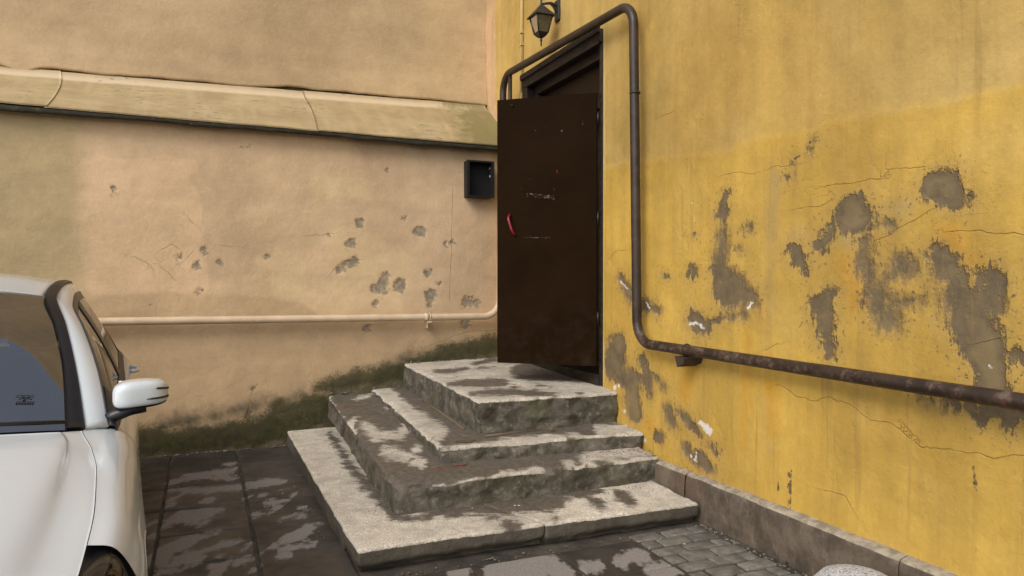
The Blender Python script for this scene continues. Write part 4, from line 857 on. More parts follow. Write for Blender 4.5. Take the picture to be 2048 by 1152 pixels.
# ------------------------------------------------------------------ pipes and things fixed to the walls
PR = 0.034
gp = empty('gas_pipe', (-0.1, -2.5, 0))
tag(gp, 'thick brown rusty gas pipe looping over the door and along the yellow wall', 'pipe')
go = Vector((0.1, 2.5, 0))
pts = [(-0.175, -0.175, 2.30), (-0.175, -0.205, 3.545), (-0.105, -2.480, 3.490), (-0.100, -2.530, 1.062), (-0.100, -7.5, 1.030)]
path = fillet(pts, [0.17, 0.17, 0.17], 14)
tube('pipe', [p + go for p in path], PR, m_pipe, gp, 18, 0.012, 0.05)
# thin branch that drops from the loop just behind the open leaf
tube('branch_pipe', [Vector((-0.165, -0.36, 3.525)) + go, Vector((-0.165, -0.355, 2.5)) + go], 0.020, m_pipe, gp, 12)
tube('weld_ring', [Vector((-0.102, -2.497, 2.845)) + go, Vector((-0.102, -2.4975, 2.832)) + go], PR + 0.005, m_pipe, gp, 18)
# strap and angle bracket under the horizontal run
def strap(parent, c, axis, r, mat, name='strap'):
    ring = []
    ax = Vector(axis).normalized(); a = ax.orthogonal().normalized(); b = ax.cross(a)
    for k in range(21):
        t = 2*math.pi*k/20; ring.append(Vector(c) + (a*math.cos(t) + b*math.sin(t))*r)
    return tube(name, ring, 0.006, mat, parent, 8)
strap(gp, Vector((-0.1, -3.10, 1.058)) + go, (0, 1, 0.05), PR + 0.004, m_rust)
def wedge(name, parent, pts_yz, x0, x1, mat):
    n = len(pts_yz); v = [(x0, y, z) for y, z in pts_yz] + [(x1, y, z) for y, z in pts_yz]
    f = [tuple(range(n))[::-1], tuple(range(n, 2*n))] + [(i, (i+1) % n, (i+1) % n + n, i+n) for i in range(n)]
    return mesh_obj(name, v, f, mat, parent)
wedge('angle_bracket', gp, [(-3.045+2.5, 1.018), (-3.15+2.5, 1.012), (-3.13+2.5, 0.975), (-3.07+2.5, 0.95)], -0.05, 0.13, m_rust)
cp = empty('cream_gas_pipe', (-2.5, -0.09, 1.15))
tag(cp, 'cream painted gas pipe running level along the beige wall', 'pipe')
co = Vector((2.5, 0.09, -1.15))
path = fillet([(-7.5, -0.085, 1.170), (-3.67, -0.085, 1.164), (-0.165, -0.085, 1.142), (-0.168, -0.12, 2.29)], [2.0, 0.17], 12)
tube('pipe', [p + co for p in path], PR, m_pipe_cream, cp, 18, 0.012, 0.05)
tube('coupling', [Vector((-0.955, -0.085, 1.150)) + co, Vector((-0.915, -0.085, 1.150)) + co], PR + 0.005, m_pipe_cream, cp, 18)
strap(cp, Vector((-0.905, -0.088, 1.147)) + co, (1, 0, 0), PR + 0.004, m_pipe_cream)
bm = bmesh.new(); box_bm(bm, (-0.935+2.5, -0.895+2.5), (-0.135+.09, 0.09), (1.095-1.15, 1.109-1.15)); box_bm(bm, (-0.930+2.5, -0.924+2.5), (-0.10+.09, 0.09), (1.04-1.15, 1.0945-1.15))
bmesh.ops.recalc_face_normals(bm, faces=bm.faces); bm_obj('angle_bracket', bm, m_pipe_cream, cp)
# thin conduit beside the door head with its clips
cd = empty('wall_conduit', (0, -0.295, 3.5)); tag(cd, 'thin yellow cable conduit rising up the corner beside the door', 'conduit')
tube('conduit', [(-0.016, 0.0, -0.16), (-0.016, 0.0, 0.6), (-0.016, 0.0, 3.0)], 0.011, m_conduit, cd, 10)
tube('cable', [(-0.012, -0.024, -0.05), (-0.012, -0.022, 0.9), (-0.012, -0.024, 3.0)], 0.005, m_conduit, cd, 8)
for z in (0.02, 0.12, 0.34, 0.46, 0.9):
    box('clip', (-0.032, 0.004), (-0.034, 0.024), (z, z+0.012), m_conduit, cd)
box('outlet_box', (-0.03, 0.004), (-0.03, 0.02), (-0.25, -0.13), m_conduit, cd, 0.004)
# open empty meter box on the beige wall
mb = empty('meter_box', (-0.383, 0, 2.34)); tag(mb, 'small open black metal box hanging on the beige wall', 'box')
w, d, h, t = 0.135, 0.115, 0.36, 0.010
box('back_plate', (-w, w), (-0.012, 0.012), (0, h), m_boxblack, mb)
box('side_plate', (-w, -w+t), (-d, -0.0125), (0, h), m_boxblack, mb, 0.002)
sp = box('side_plate', (w-t, w), (-d, -0.0125), (0, h), m_boxblack, mb, 0.002)
for z in (0.22, 0.30):
    lathe('knockout', [(0.014, 0), (0.014, 0.002)], m_white, sp, 12).matrix_local = Matrix.Translation((w-t-0.0005, -0.05, z)) @ Matrix.Rotation(R(-90), 4, 'Y')
box('top_plate', (-w+t, w-t), (-d, -0.0125), (h-t, h-0.001), m_boxblack, mb)
box('bottom_plate', (-w+t, w-t), (-d, -0.0125), (0.001, t), m_boxblack, mb)
box('front_flange', (-w-0.012, -w+0.016), (-d-0.006, -d-0.001), (-0.004, h+0.004), m_boxblack, mb)
box('front_flange', (w-0.016, w+0.012), (-d-0.006, -d-0.001), (-0.004, h+0.004), m_boxblack, mb)
box('front_flange', (-w+0.016, w-0.016), (-d-0.006, -d-0.001), (h-0.012, h+0.004), m_boxblack, mb)
box('front_flange', (-w+0.016, w-0.016), (-d-0.006, -d-0.001), (-0.004, 0.012), m_boxblack, mb)
# wall lantern
ln = empty('wall_lantern', (0, -1.09, 3.55)); tag(ln, 'black iron wall lantern with glass panes above the door', 'lantern')
LX, LY = -0.175, 0.0
def frustum(name, z0, a0, z1, a1, mat, cx=LX, cy=LY, cap=True, par=ln):
    v = [(cx+sx*a0, cy+sy*a0, z0) for sx, sy in ((-1,-1),(1,-1),(1,1),(-1,1))] + [(cx+sx*a1, cy+sy*a1, z1) for sx, sy in ((-1,-1),(1,-1),(1,1),(-1,1))]
    f = [(0,1,5,4),(1,2,6,5),(2,3,7,6),(3,0,4,7)] + ([(3,2,1,0),(4,5,6,7)] if cap else [])
    return mesh_obj(name, v, f, mat, par)
zb0, zb1, zr = 0.145, 0.285, 0.29
ab, at_ = 0.047, 0.076
frustum('base_tray', 0.118, 0.034, zb0, ab+0.006, m_iron)
frustum('base_tray', 0.102, 0.016, 0.118, 0.034, m_iron)
lathe('finial', [(0.004, 0.028), (0.007, 0.045), (0.006, 0.070), (0.011, 0.078), (0.012, 0.086), (0.006, 0.094), (0.016, 0.104)], m_iron, ln, 12, center=(LX, LY, 0.0))
for sx, sy in ((-1,-1),(1,-1),(1,1),(-1,1)):
    tube('post', [(LX+sx*ab, LY+sy*ab, zb0), (LX+sx*at_, LY+sy*at_, zb1)], 0.006, m_iron, ln, 6)
for k, (sx, sy) in enumerate(((0,-1),(1,0),(0,1),(-1,0))):
    px_, py_ = (1, 0) if sx == 0 else (0, 1)
    q = []
    for (z, a) in ((zb0+0.002, ab-0.003), (zb1-0.002, at_-0.003)):
        for s in (-1, 1): q.append((LX+sx*a+px_*s*a*0.94, LY+sy*a+py_*s*a*0.94, z))
    i = [(x-sx*0.003, y-sy*0.003, z) for x, y, z in q]
    mesh_obj('pane', q + i, [(0,1,3,2),(4,6,7,5),(0,4,5,1),(2,3,7,6),(0,2,6,4),(1,5,7,3)], m_lampglass, ln)
frustum('roof_brim', zb1, 0.098, zr+0.006, 0.094, m_iron)
rf = frustum('roof', zr+0.0065, 0.092, 0.345, 0.052, m_iron)
frustum('roof', 0.345, 0.052, 0.385, 0.020, m_iron)
lathe('top_knob', [(0.018, 0.384), (0.008, 0.395), (0.013, 0.405), (0.007, 0.416), (0.010, 0.430), (0.004, 0.47)], m_iron, ln, 12, center=(LX, LY, 0))
lathe('bulb', [(0.012, 0.16), (0.014, 0.19), (0.026, 0.215), (0.028, 0.24), (0.014, 0.268)], m_white, ln, 14, center=(LX, LY, 0))
arm = fillet([(0.0, 0.0, 0.385), (-0.06, 0, 0.43), (LX+0.01, 0, 0.405)], 0.08, 8)
tube('arm', arm, 0.012, m_iron, ln, 10)
tube('arm', fillet([(0.0, 0.0, 0.30), (-0.055, 0, 0.40), (-0.10, 0, 0.425)], 0.08, 8), 0.009, m_iron, ln, 10)
bm = bmesh.new(); box_bm(bm, (-0.028, 0.008), (-0.042, 0.042), (0.27, 0.46), 0.012); bmesh.ops.recalc_face_normals(bm, faces=bm.faces)
bm_obj('back_plate', bm, m_iron, ln)
tube('cable', [(-0.012, 0.004, 0.45), (-0.010, 0.004, 0.7), (-0.010, 0.003, 2.2)], 0.006, m_iron, ln, 8)
# granite bollard at the very bottom of the frame
gr = empty('granite_bollard', (-0.535, -4.80, 0)); tag(gr, 'speckled grey granite domed bollard on the cobbles by the plinth', 'bollard')
prof = [(0.175, -0.02), (0.186, 0.05), (0.188, 0.14), (0.182, 0.22), (0.165, 0.28), (0.130, 0.318), (0.080, 0.336), (0.03, 0.341), (0.004, 0.342)]
lathe('dome', prof, m_granite, gr, 40)
lathe('foot_ring', [(0.20, -0.02), (0.20, 0.012), (0.186, 0.02)], m_granite, gr, 40)

# ------------------------------------------------------------------ litter and weeds
def on_step(x, y):
    if x > -1.14 and y > -2.11: return 0.655 + 0.02*(y+2.11)
    if x > -1.50 and y > -2.40: return 0.412 + 0.02*(y+2.4)
    if x > -1.89 and y > -2.74: return 0.297 + 0.048*(y+2.74)
    if x > -2.20 and y > -3.2: return 0.128
    return 0.0
st = tube('straw', [(-1.145, -2.235, 0.424), (-0.93, -2.20, 0.426), (-0.70, -2.178, 0.424)], [0.005, 0.004, 0.003], m_straw, None, 6)
tag(st, 'pale dry stalk lying at the foot of the top step', 'stalk')
st = tube('straw', [(-1.20, -1.95, 0.428), (-1.185, -1.4, 0.44), (-1.17, -0.75, 0.452)], [0.005, 0.006, 0.004], m_straw, None, 6)
tag(st, 'long brown stalk wedged along the left side of the top step', 'stalk')
def leaf_obj(loc, rz, L, wd, mat, label):
    v, f = [], []
    for i in range(7):
        t = i/6; ww = wd*math.sin(math.pi*(0.08+0.9*t)); zc = 0.010*math.sin(t*3.1)
        for s in (-1, 0, 1): v.append((L*(t-0.5), ww*s, zc + (0.006 if s else 0.0)))
    for i in range(6):
        for s in range(2): a = i*3+s; f.append((a, a+1, a+4, a+3))
    o = mesh_obj('fallen_leaf', v, f, mat, None, True); o.location = loc; o.rotation_euler.z = rz
    md = o.modifiers.new('thick', 'SOLIDIFY'); md.thickness = 0.002
    return tag(o, label, 'leaf')
leaf_obj((-1.32, -2.33, 0.423), R(-15), 0.13, 0.016, m_leafdry, 'narrow dry brown leaf on the front of the third step')
leaf_obj((-0.62, -2.22, 0.424), R(40), 0.05, 0.018, m_leafdry, 'small curled brown leaf under the front of the top step')
# crumbs of stone and plaster scattered over the steps and by the plinth
rnd = random.Random(3); V, Fc = [], []
def crumb(x, y, z, s):
    o = len(V); k = [(1,0,0),(-1,0,0),(0,1,0),(0,-1,0),(0,0,1),(0,0,-1)]
    for a in k: V.append((x + a[0]*s*rnd.uniform(.6,1.3), y + a[1]*s*rnd.uniform(.6,1.3), z + s*0.35 + a[2]*s*rnd.uniform(.4,.9)))
    for f in ((0,2,4),(2,1,4),(1,3,4),(3,0,4),(2,0,5),(1,2,5),(3,1,5),(0,3,5)): Fc.append(tuple(o+i for i in f))
for _ in range(150):
    y = rnd.uniform(-4.9, -3.25); crumb(-0.095 - abs(rnd.gauss(0, 0.03)), y, -0.012, rnd.choice((.004,.006,.009,.014)))
for _ in range(110):
    x = rnd.uniform(-1.05, -0.02); crumb(x, -2.52 - rnd.random()*0.10, on_step(x, -2.6), rnd.choice((.003,.004,.006)))
for _ in range(70):
    x = rnd.uniform(-1.3, -0.2); crumb(x, -2.80 - abs(rnd.gauss(0, 0.06)), 0.128, rnd.choice((.003,.004,.006)))
for _ in range(60):
    x = rnd.uniform(-2.1, -0.2); crumb(x, -3.27 - abs(rnd.gauss(0, 0.04)), -0.006, rnd.choice((.003,.004,.006,.01)))
for _ in range(70):
    crumb(-2.26 - abs(rnd.gauss(0, 0.05)), rnd.uniform(-3.2, -0.05), 0.0, rnd.choice((.003,.004,.006)))
for _ in range(90):
    x = rnd.uniform(-3.3, -2.25); crumb(x, -0.02 - abs(rnd.gauss(0, 0.02)), -0.008, rnd.choice((.005,.008,.014)))
for _ in range(40):
    x = rnd.uniform(-1.85, -0.25); z = 0.44 if x < -1.45 else (0.465 if x < -1.14 else 0.70); crumb(x, -0.01 - abs(rnd.gauss(0, 0.015)), z, rnd.choice((.006,.01,.018)))
m_crumb = mk_plain('stone_crumbs', (0.13, 0.11, 0.085), 0.9, var=0.5, nscale=120)
tag(mesh_obj('stone_crumbs', V, Fc, m_crumb), 'small stone and plaster crumbs scattered along the steps and the plinth', 'rubble', kind='stuff')
V, Fc = [], []
def chip(x, y, z, s):
    o = len(V); a = rnd.random()*6.28
    for k in range(4): V.append((x + s*math.cos(a+k*1.57)*rnd.uniform(.4,1.2), y + s*math.sin(a+k*1.57)*rnd.uniform(.4,1.2), z + rnd.uniform(.001,.004)))
    V.append((x, y, z+0.006)); Fc.extend([(o,o+1,o+4),(o+1,o+2,o+4),(o+2,o+3,o+4),(o+3,o,o+4)])
for p in ((1.0,),): pass
for (x, y, z, s) in ((-0.84, -0.62, 0.69, .014), (-1.19, -2.87, .129, .010), (-1.17, -2.88, .129, .008), (-0.05, -2.30, .425, .018), (-0.09, -2.31, .425, .012), (-1.45, -2.82, .129, .007), (-2.43, -1.6, .002, .010), (-2.62, -1.2, .002, .006), (-0.42, -3.52, .002, .010), (-0.5, -3.40, .002, .006)): chip(x, y, z, s)
tag(mesh_obj('plaster_flakes', V, Fc, m_white), 'tiny white plaster flakes lying on the steps and paving', 'flakes', kind='stuff')
# red plastic scrap on the second step
o = mesh_obj('red_scrap', [(-0.06,0,0.002),(0.03,-0.005,0.002),(0.06,0.008,0.005),(0.03,0.012,0.008),(-0.02,0.005,0.005)], [(0,1,4),(1,2,3,4)], mk_plain('red_scrap_plastic', (0.15, 0.05, 0.035), 0.6))
o.location = (-1.42, -2.50, 0.312); md = o.modifiers.new('thick', 'SOLIDIFY'); md.thickness = 0.004
tag(o, 'torn strip of red plastic on the second step', 'scrap')
def weed(loc, n, h, label):
    r = empty('weed', loc); tag(r, label, 'weed')
    for k in range(n):
        a = random.random()*6.28; hh = h*random.uniform(.5, 1); b = random.uniform(.3, .9)*hh
        p = [(0,0,0), (math.cos(a)*b*.4, math.sin(a)*b*.4, hh*.6), (math.cos(a)*b, math.sin(a)*b, hh*.85)]
        w0 = 0.004; v, f = [], []
        for i, q in enumerate(p):
            ww = w0*(1-i/2.3); dx, dy = -math.sin(a)*ww, math.cos(a)*ww
            v += [(q[0]+dx, q[1]+dy, q[2]), (q[0]-dx, q[1]-dy, q[2]), (q[0]+math.cos(a)*0.001, q[1]+math.sin(a)*0.001, q[2]+0.001)]
        for i in range(2):
            for j in range(3): f.append((i*3+j, i*3+(j+1) % 3, i*3+3+(j+1) % 3, i*3+3+j))
        mesh_obj('blade', v, f, m_weed, r, True)
weed((-0.105, -3.98, -0.01), 14, 0.05, 'little green weed at the foot of the stone plinth, nearest the bollard')
weed((-0.12, -3.72, -0.01), 9, 0.025, 'tiny green weed at the foot of the stone plinth, nearest the steps')
# ------------------------------------------------------------------ the white car
car = empty('parked_car', (-3.925, -5.10, 0.0), R(5.0))
tag(car, 'white parked car with black mirror trim, backed up against the beige wall', 'car')
# local axes here: u runs from nose to tail (= +y), v to the side seen by the camera (= +x), w up
def cubic(x, kx, ky):
    kx = np.array(kx, float); ky = np.array(ky, float); x = np.asarray(x, float)
    d = np.diff(ky)/np.diff(kx); m = np.zeros(len(kx)); m[1:-1] = np.where(d[:-1]*d[1:] > 0, 2*d[:-1]*d[1:]/(d[:-1]+d[1:]+1e-12), 0); m[0] = d[0]; m[-1] = d[-1]
    i = np.clip(np.searchsorted(kx, x, side='right')-1, 0, len(kx)-2); h = kx[i+1]-kx[i]; t = np.clip((x-kx[i])/h, 0, 1)
    return (2*t**3-3*t**2+1)*ky[i] + (t**3-2*t**2+t)*h*m[i] + (-2*t**3+3*t**2)*ky[i+1] + (t**3-t**2)*h*m[i+1]
KU = [0, .05, .15, .30, .50, .80, 1.1, 1.3, 1.5, 2.0, 3.0, 3.8, 4.15, 4.35, 4.45]
Kn = dict(
 W =[.56,.66,.755,.825,.868,.888,.888,.886,.884,.884,.884,.878,.850,.80,.74],
 hs=[.50,.56,.630,.675,.705,.755,.800,.832,.868,.905,.960,1.00,1.00,.93,.80],
 ve=[.50,.58,.660,.705,.722,.738,.734,.712,.672,.690,.690,.660,.62,.60,.58],
 he=[.52,.58,.650,.690,.715,.768,.818,.856,.898,.925,.975,1.015,1.02,.96,.84],
 vt=[.42,.50,.570,.610,.630,.650,.655,.645,.600,.600,.600,.58,.55,.52,.50],
 ht=[.53,.60,.668,.708,.735,.788,.842,.880,.916,.93,.98,1.02,1.03,.97,.86],
 vc=[.30,.36,.420,.450,.475,.510,.540,.550,.520,.500,.500,.50,.48,.45,.42],
 hc=[.55,.63,.705,.752,.785,.835,.880,.908,.928,.94,.99,1.03,1.04,.98,.88],
 h0=[.57,.66,.735,.785,.818,.868,.910,.935,.950,.95,1.0,1.04,1.05,1.0,.90])
def K(name, u): return cubic(u, KU, Kn[name])
def body(u, t):
    """surface point for length u and profile parameter t (0 sill .. 9 centre line)"""
    u, t = np.broadcast_arrays(np.asarray(u, float), np.asarray(t, float))
    W, hs = K('W', u), K('hs', u); z = np.zeros_like(u)
    lowf = np.interp(u, [0, .15, .5, 4.0, 4.45], [.22, .17, .16, .16, .24])
    P = np.stack([
        np.stack([W*.86, lowf], -1), np.stack([W-.045, lowf+.05], -1), np.stack([W-.012, lowf+(hs-lowf)*.38], -1), np.stack([W, lowf+(hs-lowf)*.62], -1),
        np.stack([W-.010, hs-.125], -1), np.stack([W-.070, hs-.014], -1), np.stack([K('ve', u), K('he', u)], -1), np.stack([K('vt', u), K('ht', u)], -1),
        np.stack([K('vc', u), K('hc', u)], -1), np.stack([z, K('h0', u)], -1), np.stack([-K('vc', u), K('hc', u)], -1)], 0)
    i = np.clip(np.floor(t).astype(int), 0, 8); f = (t - i)[..., None]
    g = lambda k: np.take_along_axis(P, np.clip(k, 0, 10)[None, ..., None], 0)[0]
    p0, p1, p2, p3 = g(i-1), g(i), g(i+1), g(i+2)
    q = 0.5*((2*p1) + (-p0+p2)*f + (2*p0-5*p1+4*p2-p3)*f**2 + (-p0+3*p1-3*p2+p3)*f**3)
    return np.stack([q[..., 0], u, q[..., 1]], -1)
def surf_normal(P):
    du = np.gradient(P, axis=0); dt = np.gradient(P, axis=1); n = np.cross(dt, du)
    n /= (np.linalg.norm(n, axis=-1, keepdims=True) + 1e-9)
    if n[..., 2].mean() + n[..., 0].mean() < 0: n = -n
    return n
def solid(name, P, mat, parent, th=0.012, side=1, out=0.0, mask=None):
    """panel with thickness and turned-in edges from a grid of points"""
    n = surf_normal(P); O = P + n*out; I = P + n*(out-th)
    if side < 0: O = O*np.array([-1,1,1]); I = I*np.array([-1,1,1])
    na, nb = P.shape[:2]; f = grid_faces(na, nb, mask)
    q = O.reshape(-1, 3)[f[len(f)//2]]; nn = np.cross(q[1]-q[0], q[2]-q[0]); nr = (n*np.array([side, 1, 1])).reshape(-1, 3)[f[len(f)//2][0]]
    flip = float(nn @ nr) < 0
    if flip: f = f[:, ::-1]
    if mask is None:
        N = na*nb
        rim = [(i*nb, (i+1)*nb, (i+1)*nb+N, i*nb+N) for i in range(na-1)] + [(i*nb+nb-1+N, (i+1)*nb+nb-1+N, (i+1)*nb+nb-1, i*nb+nb-1) for i in range(na-1)]
        rim += [(j+1, j, j+N, j+1+N) for j in range(nb-1)] + [((na-1)*nb+j, (na-1)*nb+j+1, (na-1)*nb+j+1+N, (na-1)*nb+j+N) for j in range(nb-1)]
        V = np.concatenate([O.reshape(-1,3), I.reshape(-1,3)]); ff = np.concatenate([f, f[:, ::-1]+N, np.array(rim)])
    else: V = O.reshape(-1, 3); ff = f
    o = mesh_obj(name, V, ff, mat, parent, smooth=True)
    if mask is None:
        a = np.zeros(len(o.data.polygons), bool); a[:len(f)] = True; o.data.polygons.foreach_set('use_smooth', a)
    return o
def patch(name, u0, u1, t0, t1, nu, nt, mat, parent=car, side=1, out=0.0, wheel=None):
    s = np.linspace(0, 1, nu)[:, None]; t = np.linspace(t0, t1, nt)[None, :]
    a = u0(t) if callable(u0) else np.full_like(t, u0); b = u1(t) if callable(u1) else np.full_like(t, u1)
    U = a + (b-a)*s; T = np.broadcast_to(t, U.shape); P = body(U, T)
    mask = None
    if wheel:
        cu, cw, rad = wheel; d = np.hypot(P[..., 1]-cu, P[..., 2]-cw)
        c = (d[:-1,:-1]+d[1:,:-1]+d[:-1,1:]+d[1:,1:])/4; mask = c > rad
        sn = (np.abs(d-rad) < 0.010); k = rad/np.maximum(d, 1e-6)
        P[..., 1] = np.where(sn, cu+(P[..., 1]-cu)*k, P[..., 1]); P[..., 2] = np.where(sn, cw+(P[..., 2]-cw)*k, P[..., 2])
        lip = np.exp(-(np.maximum(d-rad, 0)/0.10)**2)*0.004; P[..., 0] += lip
    return solid(name, P, mat, parent, side=side, out=out, mask=mask)
g = 0.0025
WF, WR_, WC, WRAD = 0.86, 3.52, 0.300, 0.325
hood_end = lambda t: 1.485 - 0.13*np.clip((np.abs(t)-6)/3, 0, 1)**0.8
# bonnet: one sheet across both sides
s = np.linspace(0, 1, 60)[:, None]; tt = np.linspace(6.008, 9, 36); 
U = 0.16 + (hood_end(tt[None, :]) - 0.16)*s; Ph = body(U, np.broadcast_to(tt[None, :], U.shape))
Pl = (Ph*np.array([-1,1,1]))[:, ::-1][:, 1:]; 
solid('bonnet', np.concatenate([Ph, Pl], 1), m_paint, car)
for sd in (1, -1):
    patch('front_wing', lambda t: np.interp(t, [1.2, 3.4, 4.2, 5.97], [.30, .30, .55, .56]), lambda t: np.interp(t, [1.2, 3, 4.6, 5.4, 5.97], [1.50, 1.52, 1.60, 1.56, 1.50]), 1.2, 5.982, 170, 120, m_paint, side=sd, wheel=(WF, WC, WRAD))
    patch('front_bumper', lambda t: 0*t, .30-g, 0, 3.9, 18, 24, m_paint, side=sd)
    patch('headlight', lambda t: 0.10+0*t, lambda t: 0.29 + 0.225*np.sqrt(np.clip(1-((t-5.0)/1.0)**2, 0, 1)), 4.0, 5.97, 26, 20, m_lens, side=sd, out=0.003)
    patch('headlight_bowl', lambda t: 0.11+0*t, lambda t: 0.28 + 0.215*np.sqrt(np.clip(1-((t-5.0)/1.0)**2, 0, 1)), 4.02, 5.95, 20, 14, m_blackplastic, side=sd, out=-0.03)
    fd = patch('front_door', lambda t: np.interp(t, [1.2, 3, 4.6, 5.3], [1.50, 1.52, 1.60, 1.57])+2*g, lambda t: 2.72+0*t, 1.2, 5.35, 50, 34, m_paint, side=sd)
    rd = patch('rear_door', lambda t: 2.72+2*g+0*t, lambda t: np.interp(t, [1.2, 2.2, 3, 5.3], [3.15, 3.2, 3.5, 3.72]), 1.2, 5.35, 44, 34, m_paint, side=sd)
    patch('rear_quarter', lambda t: np.interp(t, [1.2, 2.2, 3, 5.3], [3.15, 3.2, 3.5, 3.72])+2*g, lambda t: 4.40+0*t, 1.2, 5.9, 110, 90, m_paint, side=sd, wheel=(WR_, WC, WRAD))
    patch('side_sill', 1.25, 3.15, 0, 1.18, 30, 8, m_paint, side=sd)
    patch('tail_lamp', 4.12, 4.36, 3.3, 5.2, 12, 14, m_taillamp, side=sd, out=0.004)
    for par, uu in ((fd, 2.52), (rd, 3.44)):
        b0 = body(np.array(uu), np.array(4.35)); x0 = b0[0]; z0 = b0[2]
        hv = fillet([(x0-0.005, uu-0.11, z0+.012), (x0+0.036, uu-0.10, z0+.014), (x0+0.042, uu+0.08, z0+.018), (x0-0.005, uu+0.11, z0+.018)], 0.025, 6)
        tube('handle', [(p.x*sd, p.y, p.z) for p in hv], 0.0125, m_paint, par, 10)
# bulkheads: nose, tail, inner dark shell so panel gaps read dark
s = np.linspace(.02, 4.42, 80)[:, None]; tt = np.linspace(0.1, 5.0, 30); U = np.broadcast_to(s, (80, 30)); T = np.broadcast_to(tt[None, :], (80, 30))
for sd in (1, -1):
    solid('inner_shell', body(U, T), m_blackplastic, car, side=sd, out=-0.020, th=0.004)
U = np.broadcast_to(np.linspace(.02, 1.2, 30)[:, None], (30, 20)); T = np.broadcast_to(np.linspace(5.0, 9, 20)[None, :], (30, 20))
for sd in (1, -1): solid('engine_bay', body(U, T), m_blackplastic, car, side=sd, out=-0.025, th=0.004)
# closed nose with grille, number plate recess and lower intake
tt = np.linspace(0, 9, 40); nose = body(np.zeros(40), tt); v = [tuple(p) for p in nose] + [(-p[0], p[1], p[2]) for p in nose[::-1]]
v = [(x, y+0.004, z) for x, y, z in v]; mesh_obj('nose_panel', v, [tuple(range(len(v)))], m_paint, car)
gl = mesh_obj('grille', [(-.36,-.006,.44),(.36,-.006,.44),(.44,-.002,.58),(-.44,-.002,.58)], [(0,1,2,3)], m_blackplastic, car)
for z in (0.475, 0.51, 0.545): box('grille_slat', (-.38, .38), (-.018, -.007), (z-.006, z+.006), m_chrome, gl)
box('lower_intake', (-.42, .42), (-.012, -.002), (.27, .37), m_blackplastic, car, 0.01)
tail = body(np.full(40, 4.40), np.linspace(0, 9, 40)); v = [tuple(p) for p in tail] + [(-p[0], p[1], p[2]) for p in tail[::-1]]; mesh_obj('tail_panel', v, [tuple(range(len(v)))[::-1]], m_paint, car)
# ---- greenhouse
def curve3(knots, n):
    k = np.array(knots, float); s = np.concatenate([[0], np.cumsum(np.linalg.norm(np.diff(k, axis=0), axis=1))]); x = np.linspace(0, s[-1], n)
    return np.stack([cubic(x, s, k[:, j]) for j in range(3)], -1)
# points are (v, u, w)
Rk = [(.668,1.50,.900),(.625,1.80,1.080),(.560,2.15,1.290),(.505,2.42,1.418),(.520,2.80,1.482),(.522,3.20,1.492),(.512,3.60,1.455),(.500,3.90,1.360),(.520,4.12,1.220),(.560,4.28,1.060)]   # outer edge of screen / roof
Uk = [(.765,1.56,.895),(.722,1.86,1.080),(.648,2.20,1.270),(.592,2.48,1.372),(.585,2.82,1.425),(.585,3.20,1.430),(.580,3.55,1.390),(.590,3.80,1.290),(.640,3.98,1.170),(.700,4.06,1.075)]   # top of side windows
Bk = [(.790,1.56,.868),(.800,1.80,.900),(.803,2.15,.925),(.803,2.50,.945),(.803,2.85,.962),(.800,3.20,.980),(.795,3.50,.998),(.785,3.78,1.012),(.765,3.95,1.020),(.740,4.08,1.030)]   # belt line
NS = 90
Rc, Uc, Bc = curve3(Rk, NS), curve3(Uk, NS), curve3(Bk, NS)
def ruled(A_, B_, nt, bulge=0.0, t0=0.0, t1=1.0, axis=None):
    t = np.linspace(t0, t1, nt)[None, :, None]; P = A_[:, None]*(1-t) + B_[:, None]*t
    if bulge: 
        n = surf_normal(P); P = P + n*(bulge*np.sin(np.pi*t))
    return P
